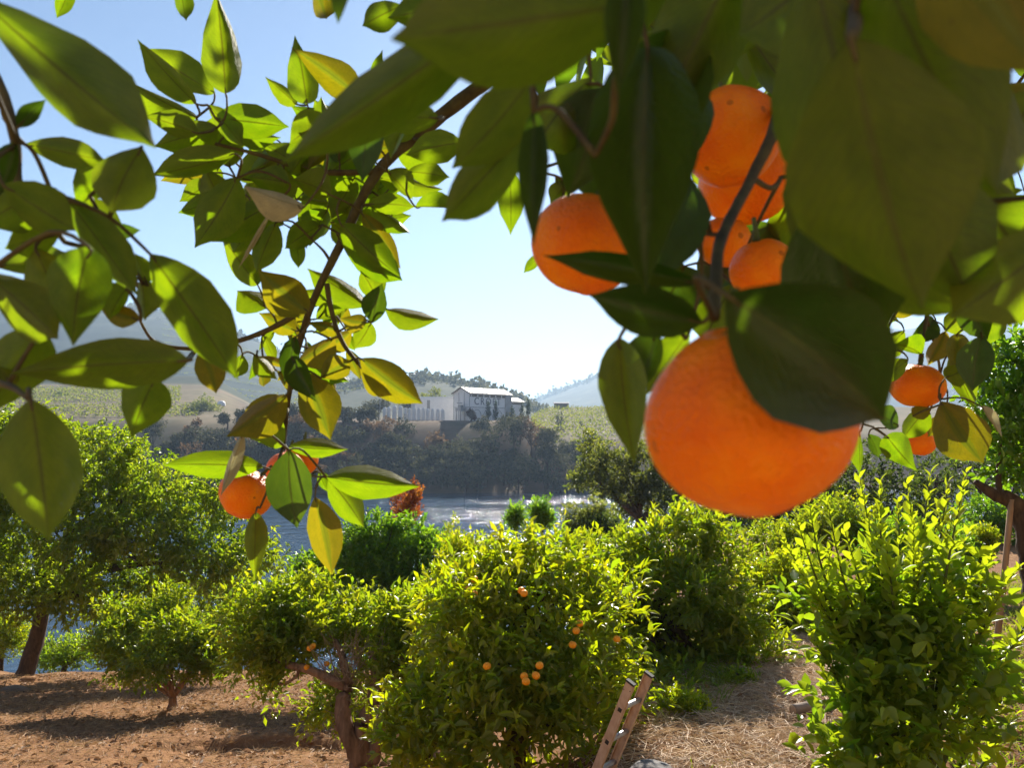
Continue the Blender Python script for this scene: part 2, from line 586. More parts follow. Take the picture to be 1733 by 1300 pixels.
def leaf_faces(base, d, nrm, L, W, detail=0, fold=0.25, droop=0.0):
    """Leaf shapes from arrays: returns verts, faces. detail 0: folded diamond (2 tris); 1: six-sided leaf with midrib."""
    n = len(base)
    side = unit(np.cross(d, nrm))
    nrm = unit(np.cross(side, d))
    L = L[:, None]; W = W[:, None]
    if detail == 0:
        mid = base + d * L * 0.45
        up = nrm * W * fold
        v = np.stack([base, mid + side * W * .5 + up, base + d * L - nrm * L * droop, mid - side * W * .5 + up], 1)
        f = np.array([[0, 1, 2, 3]])
        k = 4
        # split along the midrib so that the two halves fold
        f = np.array([[0, 1, 2], [0, 2, 3]])
    else:
        def pt(t, s):
            return base + d * L * t + side * W * s + nrm * (W * abs(s) * 2 * fold) - nrm * (L * droop * t * t)
        v = np.stack([pt(0, 0), pt(.22, .36), pt(.52, .5), pt(.8, .27), pt(1, 0), pt(.8, -.27), pt(.52, -.5), pt(.22, -.36), pt(.5, 0)], 1)
        f = np.array([[0, 1, 8], [1, 2, 8], [2, 3, 8], [3, 4, 8], [4, 5, 8], [5, 6, 8], [6, 7, 8], [7, 0, 8]])
        k = 9
    faces = (f[None] + (np.arange(n) * k)[:, None, None]).reshape(-1, f.shape[1])
    return v.reshape(-1, 3), faces, k


def lobe_shoots(lobes, n_shoots, r, up=0.45, inner=0.55):
    """Shoot origins and directions on the surfaces of crown lobes [(centre, (rx,ry,rz))]."""
    vol = np.array([l[1][0] * l[1][2] for l in lobes]) ** 0.9
    pick = r.choice(len(lobes), n_shoots, p=vol / vol.sum())
    C = np.array([list(l[0]) for l in lobes])[pick]
    S = np.array([list(l[1]) for l in lobes])[pick]
    u = unit(r.normal(size=(n_shoots, 3)))
    rad = inner + (1 - inner) * r.random(n_shoots) ** 0.6
    rad = rad * (1 + 0.10 * r.normal(size=n_shoots))
    P = C + u * S * rad[:, None]
    D = unit(u * 0.8 + np.array([0, 0, up]) + r.normal(size=(n_shoots, 3)) * 0.35)
    return P, D, rad


def clump(lobes, r, k=7, f=.46):
    """Break each lobe into smaller leafy clumps over its surface."""
    out_ = []
    for c, s in lobes:
        c, s = np.array(list(c)), np.array(list(s))
        out_.append((c, s * .62))
        for i in range(k):
            d_ = unit(r.normal(size=3))
            out_.append((c + d_ * s * r.uniform(.55, .8), s * f * r.uniform(.7, 1.2)))
    return out_


def cloud(lobes, n_leaves, L, r, per=8, shoot=0.22, wr=0.42, detail=0, up=0.45, droop=0.12, spread=0.9, inner=0.55, fold=0.25, hang=0.0, zmin=None, hollow=None):
    ns = max(1, n_leaves // per)
    P, D, rad = lobe_shoots(lobes, ns, r, up, inner)
    base = np.repeat(P, per, 0)
    dd = np.repeat(D, per, 0)
    t = np.tile(np.linspace(0, 1, per), ns)[:, None]
    base = base + dd * t * shoot * (0.7 + 0.6 * r.random((ns * per, 1)))
    d = unit(dd * (0.35 + 0.5 * t) + r.normal(size=base.shape) * spread * 0.6 + np.array([0, 0, -hang]))
    nrm = unit(np.array([0, 0, 1.0]) + r.normal(size=base.shape) * 0.55)
    LL = L * r.uniform(0.45, 1.3, len(base))
    WW = LL * wr * r.uniform(0.8, 1.2, len(base))
    rnd = np.clip(np.repeat(r.normal(0.4, 0.22, ns), per) + r.normal(0, 0.12, len(base)), 0, 1)
    if hollow is not None:
        inside_ = np.zeros(len(base), bool)
        for c, s in hollow:
            q = (base - np.array(list(c))) / np.array(list(s))
            inside_ |= (q * q).sum(1) < .5 ** 2
        keep = ~inside_ | (r.random(len(base)) < .35)
        base, d, nrm, LL, WW, rnd = [q[keep] for q in (base, d, nrm, LL, WW, rnd)]
    if zmin is not None:
        keep = base[:, 2] > zmin
        base, d, nrm, LL, WW, rnd = [q[keep] for q in (base, d, nrm, LL, WW, rnd)]
    return base, d, nrm, LL, WW, rnd


def cloud_object(name, arr, mat, parent, detail=0, fold=0.25, droop=0.12):
    base, d, nrm, LL, WW, rnd = arr
    v, f, k = leaf_faces(base, d, nrm, LL, WW, detail, fold, droop)
    me = fast_mesh(name, v - np.array(PWORLD(parent)) * 0, f, np.repeat(rnd, k))
    o = link(name, me, mat, parent)
    return tag(o, kind='stuff')


def split_nearest(arr, n):
    """The n leaves that face the viewer nearest (as single parts) and the rest."""
    base = arr[0]
    dist = np.linalg.norm(base, axis=1) / arr[3]
    key = dist + rng.random(len(dist)) * 4.0
    order = np.argsort(key)
    a, b = order[:n], order[n:]
    return tuple(q[a] for q in arr), tuple(q[b] for q in arr)


def leaf_parts(arr, mat, parent, fold=0.3, droop=0.2):
    """Single leaves as objects of their own, from four shared blades."""
    base, d, nrm, LL, WW, rnd = arr
    protos = []
    for k in range(6):
        z = np.zeros((1, 3))
        v, f, kk = leaf_faces(z, np.array([[0, 1., 0]]), np.array([[0, 0, 1.]]), np.ones(1), np.ones(1), 1, fold * (0.6 + 0.2 * k), droop * (0.4 + 0.3 * k))
        me = fast_mesh('leaf', v, f, np.full(len(v), 0.1 + 0.16 * k))
        me.materials.append(mat)
        protos.append(me)
    pw = PWORLD(parent)
    for i in range(len(base)):
        dv = Vector(d[i]).normalized(); nv = Vector(nrm[i])
        s = dv.cross(nv).normalized(); nv = s.cross(dv)
        mt = Matrix((s * WW[i], dv * LL[i], nv * (0.5 * (WW[i] + LL[i])))).transposed().to_4x4()
        mt.translation = Vector(base[i])
        me = protos[min(5, int(rnd[i] * 6))]
        o = bpy.data.objects.new('leaf', me)
        COL.objects.link(o)
        o.parent = parent
        o.matrix_parent_inverse = Matrix.Translation(-pw)
        o.matrix_basis = mt


def trunk_mesh(paths, mat, parent, name='trunk', seg=9, rough=0.08):
    mb = MB()
    for ctrl, rad in paths:
        p, r_ = smooth_path(ctrl, rad, 5)
        mb.tube(p, r_, seg, rough)
    return mb.build(name, mat, parent, smooth=True)


M['f_citrus'] = foliage_mat('foliage_citrus', (0.085, 0.135, 0.018), (0.20, 0.22, 0.024), (0.30, 0.48, 0.008), (0.62, 0.60, 0.008))
M['f_yellow'] = foliage_mat('foliage_yellow_green', (0.11, 0.145, 0.016), (0.27, 0.25, 0.02), (0.36, 0.54, 0.006), (0.74, 0.68, 0.004))
M['f_lemon'] = foliage_mat('foliage_lemon', (0.075, 0.14, 0.018), (0.19, 0.25, 0.022), (0.28, 0.48, 0.010), (0.56, 0.64, 0.012))
M['f_round'] = foliage_mat('foliage_deep_green', (0.060, 0.115, 0.018), (0.13, 0.18, 0.022), (0.17, 0.40, 0.010), (0.38, 0.56, 0.012))
M['f_walnut'] = foliage_mat('foliage_walnut', (0.095, 0.125, 0.018), (0.20, 0.21, 0.028), (0.30, 0.48, 0.010), (0.58, 0.64, 0.012))
M['f_olive'] = foliage_mat('foliage_bank', (0.045, 0.060, 0.022), (0.11, 0.12, 0.045), (0.16, 0.22, 0.02), (0.42, 0.42, 0.05), rough=0.55)
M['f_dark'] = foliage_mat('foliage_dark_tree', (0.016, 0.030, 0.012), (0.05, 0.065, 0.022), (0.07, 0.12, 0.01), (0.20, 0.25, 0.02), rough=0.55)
M['f_far'] = foliage_mat('foliage_far', (0.022, 0.028, 0.016), (0.15, 0.14, 0.065), (0.04, 0.05, 0.02), (0.20, 0.19, 0.07), rough=0.7, tfac=0.3)
M['f_far_brown'] = foliage_mat('foliage_far_brown', (0.06, 0.038, 0.025), (0.15, 0.09, 0.055), (0.12, 0.07, 0.03), (0.24, 0.14, 0.06), rough=0.7)
M['f_cypress'] = foliage_mat('foliage_cypress', (0.012, 0.022, 0.012), (0.03, 0.045, 0.02), (0.03, 0.05, 0.01), (0.06, 0.09, 0.02), rough=0.7)
M['f_red'] = foliage_mat('foliage_red_creeper', (0.20, 0.045, 0.022), (0.32, 0.17, 0.04), (0.45, 0.08, 0.02), (0.60, 0.30, 0.03), rough=0.6)
M['f_maroon'] = foliage_mat('foliage_maroon', (0.06, 0.022, 0.022), (0.13, 0.05, 0.04), (0.10, 0.03, 0.02), (0.2, 0.07, 0.04), rough=0.7)
M['grass'] = foliage_mat('grass_blades', (0.06, 0.10, 0.015), (0.18, 0.19, 0.03), (0.20, 0.34, 0.01), (0.46, 0.46, 0.03), rough=0.6)
M['straw'] = foliage_mat('straw', (0.18, 0.085, 0.038), (0.50, 0.30, 0.14), (0.30, 0.18, 0.07), (0.50, 0.36, 0.18), rough=0.7, tfac=0.25)
M['straw_pale'] = foliage_mat('straw_pale', (0.44, 0.28, 0.17), (0.78, 0.58, 0.38), (0.40, 0.28, 0.16), (0.6, 0.48, 0.3), rough=0.7, tfac=0.2)
M['litter'] = foliage_mat('leaf_litter', (0.12, 0.06, 0.03), (0.40, 0.22, 0.10), (0.10, 0.05, 0.02), (0.3, 0.16, 0.06), rough=0.7, tfac=0.2)
M['vine'] = foliage_mat('vine_leaves', (0.06, 0.085, 0.018), (0.14, 0.15, 0.03), (0.18, 0.24, 0.02), (0.36, 0.36, 0.03), rough=0.6)


def lobe(px, py, Y_, rx, ry, ryd=None):
    """A crown lobe from its place and size; the depth radius defaults to the mean."""
    c = at(px, py, Y_)
    s = Y_ / F
    return (c, (rx * s, (ryd if ryd else 0.5 * (rx + ry)) * s, ry * s))


def limbs_to(base, fork, lobes, r0, rr, n=None, rt=0.25):
    """Trunk and limbs: base > fork > every lobe centre."""
    base, fork = Vector(base), Vector(fork)
    mid = base.lerp(fork, 0.5) + Vector((rr.normal() * 0.04, rr.normal() * 0.04, 0)) * (fork - base).length
    paths = [([base - Vector((0, 0, 0.15)), base + Vector((0, 0, 0.02)), mid, fork], [r0 * 1.35, r0 * 1.2, r0, r0 * 0.85])]
    for i, l in enumerate(lobes):
        if n is not None and i >= n: break
        c = Vector(l[0])
        v = c - fork
        m1 = fork + v * 0.45 + Vector((rr.normal(), rr.normal(), rr.normal() + 0.6)) * v.length * 0.09
        e = fork + v * 0.95
        paths.append(([fork, m1, e], [r0 * 0.62, r0 * 0.40, r0 * 0.10]))
        for q in range(2):
            a = m1.lerp(e, 0.3 + 0.4 * q)
            w = Vector(unit(rr.normal(size=3) + np.array([0, 0, 0.3])))
            paths.append(([a, a + w * l[1][0] * 0.45, a + w * l[1][0] * 0.8 + Vector((0, 0, 0.05))], [r0 * 0.2, r0 * 0.12, r0 * 0.04]))
    return paths


# ------------------------------------------------------------------ orchard trees
def make_tree(name, label, cat, base_xy, fork, lobes, leaf_len, n, mat, seed, r0=0.08, bark='bark', group=None, singles=0, detail=0, per=8, shoot=0.22, wr=0.42,
              up=0.45, droop=0.12, spread=0.9, inner=0.55, hang=0.0, nlimb=None, fold=0.25):
    rr = np.random.default_rng(seed)
    b = Vector((base_xy[0], base_xy[1], hz(*base_xy)))
    root = empty(name, b, label, cat, group)
    trunk_mesh(limbs_to(b, fork, lobes, r0, rr, nlimb), M[bark], root)
    arr = cloud(clump(lobes, rr), n, leaf_len, rr, per=per, shoot=shoot, wr=wr, detail=detail, up=up, droop=droop, spread=spread, inner=inner, hang=hang, fold=fold,
                zmin=b.z + 0.02, hollow=lobes)
    if singles:
        s, arr = split_nearest(arr, singles)
        leaf_parts(s, M[mat], root)
    cloud_object('crown', arr, M[mat], root, detail, fold, droop)
    return root


g = 'orange trees of the orchard'
# walnut by the bank, left
wl = [lobe(x, y, Yd, rx, ry) for x, y, Yd, rx, ry in [
    (40, 800, 18, 95, 75), (150, 790, 17.5, 85, 65), (255, 815, 18, 85, 60), (345, 860, 18.5, 80, 60), (415, 950, 18.5, 70, 45), (230, 900, 17.5, 85, 65),
    (120, 905, 17, 90, 70), (-40, 880, 18, 110, 110), (20, 980, 17, 85, 65), (130, 1000, 17.2, 70, 50), (330, 955, 18, 75, 50), (245, 985, 18.5, 60, 42),
    (380, 1015, 19, 60, 35), (-90, 760, 18.5, 110, 80), (60, 740, 18.5, 70, 40), (190, 1035, 18, 45, 30)]]
make_tree('walnut_tree', 'tall spreading walnut tree with a stout grey trunk at the edge of the river bank', 'tree',
          (at(42, 1150, 18)[0], 18), at(75, 1010, 18), wl, 0.13, 64000, 'f_walnut', 11, r0=0.17, per=10, shoot=0.26, wr=0.44, hang=0.30, droop=0.3, up=0.2, inner=0.35, spread=1.0)

# small orange tree on the slope
sl = [lobe(x, y, Yd, rx, ry) for x, y, Yd, rx, ry in [
    (205, 1085, 13, 50, 50), (290, 1065, 13.2, 62, 55), (360, 1075, 13, 50, 48), (225, 1120, 12.6, 62, 36), (335, 1112, 12.6, 58, 36), (285, 1095, 12.3, 60, 45),
    (205, 1045, 13.3, 40, 25), (375, 1115, 12.9, 38, 36)]]
make_tree('orange_tree', 'small low orange tree with a forked trunk alone on the bare slope', 'tree', (at(292, 1210, 13)[0], 13), at(293, 1180, 13), sl,
          0.09, 22000, 'f_citrus', 12, r0=0.075, bark='bark_lit', group=g, per=8, shoot=0.14, inner=0.5, wr=.48)

# old pruned orange tree with bare limb and thick split trunk
ol = [lobe(x, y, Yd, rx, ry) for x, y, Yd, rx, ry in [
    (445, 1040, 8.4, 62, 50), (520, 1015, 8.6, 52, 45), (430, 1095, 8.2, 55, 38), (540, 1060, 8.3, 55, 40), (640, 1075, 8.4, 52, 48), (705, 1065, 8.2, 55, 52),
    (690, 1115, 8.0, 60, 45), (600, 1040, 8.8, 40, 32), (560, 1190, 8.3, 48, 38), (500, 1100, 8.2, 45, 30), (740, 1030, 8.6, 35, 40), (455, 1170, 8.2, 20, 16)]]
rr = np.random.default_rng(13)
bx, by = at(612, 1300, 7.9)[0], 7.9
b = Vector((bx, by, hz(bx, by)))
oldt = empty('orange_tree', b, 'old orange tree with a thick split reddish trunk and one bare crooked limb', 'tree', g)
P_ = lambda x, y, Y_: at(x, y, Y_)
tr_paths = [
    ([b - Vector((0, 0, .2)), P_(612, 1290, 7.9), P_(610, 1240, 7.9), P_(632, 1190, 7.95), P_(640, 1140, 8.0)], [.17, .12, .095, .08, .065]),
    ([P_(612, 1290, 7.88), P_(588, 1240, 7.85), P_(580, 1190, 7.9), P_(590, 1160, 7.95)], [.10, .085, .07, .055]),
    ([P_(590, 1165, 7.95), P_(560, 1150, 7.95), P_(520, 1133, 8.0), P_(480, 1122, 8.1), P_(440, 1090, 8.2)], [.06, .05, .042, .036, .016]),
    ([P_(628, 1285, 7.9), P_(650, 1230, 7.85), P_(668, 1170, 7.9), P_(685, 1110, 7.95), P_(700, 1070, 8.0)], [.085, .065, .05, .04, .016]),
    ([P_(640, 1150, 8.0), P_(635, 1110, 8.1), P_(640, 1070, 8.3)], [.07, .055, .02]),
    ([P_(505, 1128, 8.0), P_(502, 1145, 8.0), P_(478, 1158, 8.05), P_(455, 1152, 8.1)], [.02, .016, .012, .006]),
    ([P_(590, 1160, 7.95), P_(575, 1100, 8.1), P_(545, 1055, 8.3)], [.05, .035, .012]),
    ([P_(600, 1270, 7.9), P_(570, 1230, 8.1), P_(560, 1190, 8.3)], [.04, .025, .01]),
]
trunk_mesh(tr_paths, M['bark_lit'], oldt, seg=12, rough=0.2)
mb = MB()
for i in range(110):                       # tangle of dead twigs in the fork
    c = P_(rr.uniform(570, 650), rr.uniform(1095, 1225), rr.uniform(7.7, 8.0))
    v = Vector(unit(rr.normal(size=3) + np.array([0.1, -0.2, 0.5]))) * rr.uniform(0.12, 0.42)
    k = Vector(rr.normal(size=3)) * 0.04
    mb.tube([c, c + v * 0.5 + k, c + v], [0.004, 0.003, 0.0015], 4)
for i in range(40):
    c = P_(rr.uniform(555, 600), rr.uniform(1150, 1165), 7.95)
    v = Vector((rr.uniform(-.3, .35), rr.uniform(-.2, .1), rr.uniform(.15, .6)))
    k = Vector(rr.normal(size=3)) * 0.04
    mb.tube([c, c + v * 0.5 + k, c + v], [0.005, 0.0035, 0.0015], 4)
M['deadwood'] = simple_mat('dead_twigs', (0.16, 0.11, 0.07), (0.36, 0.27, 0.18), 40, 0.9, 0.3)
tag(mb.build('dead_twigs', M['deadwood'], oldt), kind='stuff')
arr = cloud(clump(ol, rr), 24000, 0.085, rr, per=8, shoot=0.2, inner=0.45, hollow=ol)
s_, arr = split_nearest(arr, 200)
leaf_parts(s_, M['f_citrus'], oldt)
cloud_object('crown', arr, M['f_citrus'], oldt, 0)

# dense round tree beyond it
dl = [lobe(x, y, Yd, rx, ry) for x, y, Yd, rx, ry in [
    (655, 925, 14.5, 80, 42), (600, 962, 14.5, 75, 46), (700, 965, 14.5, 80, 55), (640, 1000, 14, 95, 55), (560, 975, 14.8, 45, 40), (740, 1000, 14.3, 55, 70),
    (690, 905, 14.8, 50, 26), (735, 945, 14.8, 42, 34), (620, 925, 14.7, 40, 28), (520, 985, 14.8, 30, 40), (640, 1060, 14, 80, 40)]]
make_tree('orange_tree', 'dense round dark green orange tree beside the red creeper', 'tree', (at(650, 1150, 14.5)[0], 14.5), at(650, 1070, 14.5), dl,
          0.095, 42000, 'f_round', 14, r0=0.1, group=g, per=8, shoot=0.16, inner=0.6, wr=.46)

# yellow-green orange tree in the middle
cl = [lobe(x, y, Yd, rx, ry) for x, y, Yd, rx, ry in [
    (890, 985, 7.0, 90, 55), (950, 1000, 7.0, 75, 55), (825, 1010, 7.0, 75, 65), (900, 1040, 6.6, 120, 85), (800, 1070, 6.6, 80, 80), (985, 1070, 6.7, 85, 80),
    (880, 1130, 6.3, 120, 80), (770, 1160, 6.4, 85, 75), (960, 1160, 6.3, 100, 75), (720, 1220, 6.4, 70, 60), (850, 1220, 6.1, 110, 75), (940, 1240, 6.2, 75, 70),
    (760, 1280, 6.2, 80, 50), (1010, 1130, 6.8, 65, 60), (925, 940, 7.1, 42, 28), (862, 950, 7.1, 38, 26), (1040, 1020, 7.2, 40, 40), (1020, 1190, 6.6, 60, 60), (700, 1270, 6.3, 50, 45), (762, 1015, 7.3, 42, 55), (742, 1090, 7.0, 48, 55), (690, 1185, 6.6, 42, 42), (985, 960, 7.3, 30, 26)]]
make_tree('orange_tree', 'large bushy yellow green orange tree dotted with fruit, behind the ladder', 'tree', (at(880, 1330, 6.6)[0], 6.6), at(880, 1200, 6.7), cl,
          0.098, 20000, 'f_yellow', 15, r0=0.11, group=g, singles=300, detail=1, per=9, shoot=0.24, wr=0.38, droop=0.25, inner=0.35)

# green tree right of it
gl = [lobe(x, y, Yd, rx, ry) for x, y, Yd, rx, ry in [
    (1150, 930, 9.2, 90, 50), (1080, 965, 9.2, 70, 60), (1210, 950, 9.2, 75, 45), (1140, 1000, 8.8, 100, 60), (1230, 1010, 8.9, 80, 60), (1060, 1020, 9.2, 50, 70),
    (1180, 1080, 8.8, 100, 55), (1090, 1110, 9.0, 50, 35), (1250, 1090, 8.9, 75, 55), (1160, 1130, 8.6, 80, 40), (1170, 890, 9.3, 45, 25), (1030, 990, 9.4, 35, 50), (1050, 1080, 8.6, 45, 50), (1015, 1045, 8.8, 40, 50), (1140, 1165, 8.1, 75, 40), (1215, 1140, 8.5, 70, 38), (1270, 1120, 9.0, 50, 35)]]
make_tree('orange_tree', 'full green orange tree with a dark trunk at the near end of the straw path', 'tree', (at(1104, 1140, 9.2)[0], 9.2), at(1104, 1050, 9.2), gl,
          0.10, 24000, 'f_citrus', 16, r0=0.105, group=g, singles=150, detail=1, per=9, shoot=0.2, wr=0.38, droop=0.2, inner=0.35)

t8 = [lobe(x, y, Yd, rx, ry) for x, y, Yd, rx, ry in [
    (985, 945, 12, 48, 36), (1030, 965, 12, 45, 42), (1062, 935, 12.4, 38, 34), (1000, 1000, 11.6, 50, 45), (1050, 1010, 11.6, 40, 45)]]
make_tree('orange_tree', 'fresh green orange tree half hidden between its two larger neighbours', 'tree', (at(1020, 1080, 12)[0], 12), at(1020, 1010, 12), t8,
          0.092, 16000, 'f_citrus', 61, r0=0.09, group=g, per=8, shoot=0.18, wr=0.44, inner=0.5)
t9 = [lobe(x, y, Yd, rx, ry) for x, y, Yd, rx, ry in [
    (785, 965, 11, 34, 42), (770, 1020, 10.6, 42, 50), (800, 1010, 10.8, 40, 48), (755, 1080, 10.2, 44, 50)]]
make_tree('orange_tree', 'slim yellowish orange tree squeezed between the round tree and the fruiting one', 'tree', (at(775, 1150, 10.6)[0], 10.6), at(775, 1060, 10.6), t9,
          0.09, 13000, 'f_yellow', 62, r0=0.08, group=g, per=8, shoot=0.22, wr=0.42, inner=0.45)

# yellow-green tree farther along the path
yl = [lobe(x, y, Yd, rx, ry) for x, y, Yd, rx, ry in [
    (1310, 985, 11, 60, 40), (1350, 1000, 11, 60, 45), (1330, 1050, 10.6, 75, 55), (1380, 1060, 11, 50, 50), (1290, 1080, 10.6, 50, 50), (1350, 1100, 10.5, 60, 35)]]
make_tree('orange_tree', 'low yellowing orange tree along the far side of the straw path', 'tree', (at(1330, 1130, 11)[0], 11), at(1330, 1080, 11), yl,
          0.095, 20000, 'f_yellow', 17, r0=0.09, group=g, per=8, shoot=0.2, wr=0.38, inner=0.5)

# lemon bush at the right with upright shoots
ll = [lobe(x, y, Yd, rx, ry) for x, y, Yd, rx, ry in [
    (1530, 1040, 4.7, 120, 70), (1460, 1060, 4.7, 80, 70), (1600, 1060, 4.7, 80, 70), (1540, 1140, 4.5, 130, 90), (1450, 1180, 4.5, 70, 90), (1620, 1150, 4.6, 80, 70),
    (1500, 1250, 4.4, 110, 80), (1590, 1240, 4.5, 90, 70), (1440, 1290, 4.4, 60, 60), (1650, 1180, 4.6, 60, 50)]]
rr = np.random.default_rng(18)
bx, by = at(1545, 1330, 4.7)[0], 4.7
b = Vector((bx, by, hz(bx, by)))
lemon = empty('lemon_bush', b, 'tall fresh green lemon bush with upright leafy shoots beside the path', 'bush')
paths, sh_arr = [], []
shoots = [(1345, 870), (1365, 830), (1400, 850), (1430, 900), (1455, 810), (1480, 860), (1500, 920), (1520, 850), (1545, 880), (1575, 800), (1590, 850), (1610, 880),
          (1635, 800), (1640, 900), (1660, 960), (1400, 930), (1560, 930), (1470, 950), (1725, 960), (1380, 1010), (1700, 1090), (1730, 1060), (1420, 1240), (1710, 1150), (1390, 1130),
          (1535, 820), (1490, 815), (1605, 815), (1320, 905), (1350, 960), (1690, 1010), (1760, 1010), (1740, 1120), (1375, 1080), (1420, 1000), (1680, 930), (1400, 1290), (1720, 1210)]
for i, (sx, sy) in enumerate(shoots):
    Yd = 4.7 + rr.uniform(-.35, .35)
    tip = P_(sx, sy, Yd)
    root_pt = P_(1535 + (sx - 1535) * 0.45, max(sy + 170, 1120), 4.7 + (Yd - 4.7) * .4)
    m1 = root_pt.lerp(tip, 0.5) + Vector((0.03 * rr.normal(), 0, 0.0))
    p, r_ = smooth_path([b + Vector((0, 0, .1)) + Vector((0, 0, .3)), root_pt, m1, tip], [.02, .012, .007, .002], 6)
    paths.append(([b + Vector((0, 0, .05)), root_pt, m1, tip], [.022, .012, .007, .002]))
    n = 40
    for k in range(n):
        t = k / (n - 1)
        c = root_pt.lerp(m1, t * 2) if t < .5 else m1.lerp(tip, t * 2 - 1)
        dv = (tip - root_pt).normalized()
        an = k * 2.4 + rr.uniform(-.4, .4)
        sd = Vector((math.cos(an), math.sin(an), 0.35))
        d_ = (sd * (1 - .4 * t) + dv * (.45 + .5 * t)).normalized()
        sh_arr.append((c, d_, Vector((0, 0, 1)) + dv * .2 + Vector(rr.normal(size=3)) * .35, (0.098 if t < .85 else 0.062) * rr.uniform(.75, 1.2), 0.55 + .4 * t + rr.normal() * .1))
trunk_mesh([([b - Vector((0, 0, .15)), b + Vector((0, 0, .02)), b + Vector((.02, 0, .45))], [.09, .07, .05])], M['bark'], lemon)
trunk_mesh(paths, M['green_twig'], lemon, name='shoots', seg=6, rough=.02)
A = [np.array([list(q[j]) for q in sh_arr]) for j in range(3)]
LLs = np.array([q[3] for q in sh_arr]); rn = np.clip([q[4] for q in sh_arr], 0, 1)
arr1 = (A[0], unit(A[1]), unit(A[2]), LLs, LLs * .52, np.array(rn))
arr2 = cloud(clump(ll, rr, 5), 3600, 0.1, rr, per=7, shoot=0.2, wr=0.5, droop=.2, inner=.45, up=.6)
arr = tuple(np.concatenate([p, q]) for p, q in zip(arr1, arr2))
s_, arr = split_nearest(arr, 300)
leaf_parts(s_, M['f_lemon'], lemon, fold=.22, droop=.18)
cloud_object('crown', arr, M['f_lemon'], lemon, 1, .22, .18)

# orange tree at the right edge with a bowed trunk
rl = [lobe(x, y, Yd, rx, ry) for x, y, Yd, rx, ry in [
    (1715, 640, 6.6, 45, 60), (1700, 710, 6.5, 45, 55), (1740, 760, 6.5, 60, 50), (1790, 660, 6.6, 80, 90), (1705, 585, 6.8, 35, 30), (1680, 760, 6.8, 30, 35), (1850, 720, 6.6, 90, 90),
    (1725, 805, 6.7, 40, 25)]]
rr = np.random.default_rng(19)
bx, by = at(1765, 1080, 6.6)[0], 6.6
b = Vector((bx, by, hz(bx, by)))
bow = empty('orange_tree', b, 'orange tree with a bowed brown trunk at the picture edge, propped by a pole', 'tree', g)
trunk_mesh([([b - Vector((0, 0, .2)), P_(1762, 1050, 6.6), P_(1748, 960, 6.6), P_(1735, 885, 6.6), P_(1712, 848, 6.6), P_(1680, 836, 6.6), P_(1650, 815, 6.6)], [.16, .12, .10, .095, .07, .05, .02]),
            ([P_(1738, 890, 6.6), P_(1750, 830, 6.6), P_(1760, 740, 6.6), P_(1740, 660, 6.6)], [.08, .06, .045, .015]),
            ([P_(1750, 830, 6.6), P_(1800, 760, 6.6), P_(1830, 690, 6.6)], [.06, .04, .015]),
            ([P_(1690, 838, 6.6), P_(1690, 790, 6.6), P_(1695, 720, 6.5)], [.03, .02, .008])], M['bark'], bow, seg=10, rough=.1)
arr = cloud(clump(rl, rr), 9000, 0.088, rr, per=8, shoot=.2, wr=.4, inner=.4)
s_, arr = split_nearest(arr, 60)
leaf_parts(s_, M['f_round'], bow)
cloud_object('crown', arr, M['f_round'], bow, 1, .25, .12)

# prop pole
M['pole'] = simple_mat('weathered_pole', (0.24, 0.15, 0.09), (0.44, 0.30, 0.20), 12, .85, .4, .01, stretch=(1, 1, .2))
mb = MB()
pb = P_(1663, 1030, 6.9); pt = P_(1712, 845, 6.55)
pb.z = hz(pb.x, pb.y) - .05
p, r_ = smooth_path([pb, pb.lerp(pt, .5) + Vector((.01, 0, .0)), pt], [.028, .026, .022], 5)
mb.tube(p, r_, 8, .06)
pole = mb.build('prop_pole', M['pole'], smooth=True)
tag(pole, 'slim leaning wooden pole propping up the bowed orange trunk', 'pole')

# ------------------------------------------------------------------ shrubs and trees toward the river
def bush(name, label, cat, px, py, Y_, rx, ry, n, L, mat, seed, group=None, up=.6, **kw):
    c = at(px, py, Y_)
    gz = hz(c.x, Y_)
    rr_ = np.random.default_rng(seed)
    lobes_ = []
    for i in range(5):
        lobes_.append(lobe(px + rr_.uniform(-.5, .5) * rx, py + rr_.uniform(-.45, .45) * ry, Y_ + rr_.uniform(-.3, .3) * rx * Y_ / F, rx * .6, ry * .6))
    root = empty(name, (c.x, Y_, gz), label, cat, group)
    trunk_mesh(limbs_to((c.x, Y_, gz), (c.x, Y_, max(gz + .1, c.z - ry * .5 * Y_ / F)), lobes_, max(.02, rx * Y_ / F * .06), rr_), M['bark'], root, name='stem')
    spread_ = kw.pop('spread', .9)
    arr_ = cloud(clump(lobes_, rr_, 5), int(n * 1.3), L, rr_, per=7, shoot=L * 1.8, up=up, inner=.4, spread=spread_, **kw)
    cloud_object('crown', arr_, M[mat], root)
    return root


bush('creeper_shrub', 'red and orange creeper shrub rising in front of the river', 'shrub', 690, 866, 17, 27, 46, 1700, .085, 'f_red', 31, up=1.1, spread=1.2)
bush('orange_sapling', 'small upright green sapling at the river side of the yellow green tree', 'sapling', 874, 880, 15, 15, 26, 900, .09, 'f_round', 32, up=1.0)
bush('orange_sapling', 'upright green sapling just right of its smaller neighbour before the river', 'sapling', 918, 878, 15.5, 24, 34, 1600, .09, 'f_round', 33, up=1.0)
bush('weed_stalk', 'thin pale leafy stalk standing between the round tree and the river', 'weed', 762, 905, 14, 22, 38, 420, .06, 'f_yellow', 34, up=1.2)
bush('river_shrub', 'grey green rounded shrub under the bank side trees', 'shrub', 985, 890, 24, 45, 50, 4200, .12, 'f_olive', 35)
bush('river_shrub', 'dark shrub in front of the glittering water', 'shrub', 1040, 905, 23, 60, 38, 4500, .12, 'f_dark', 36)
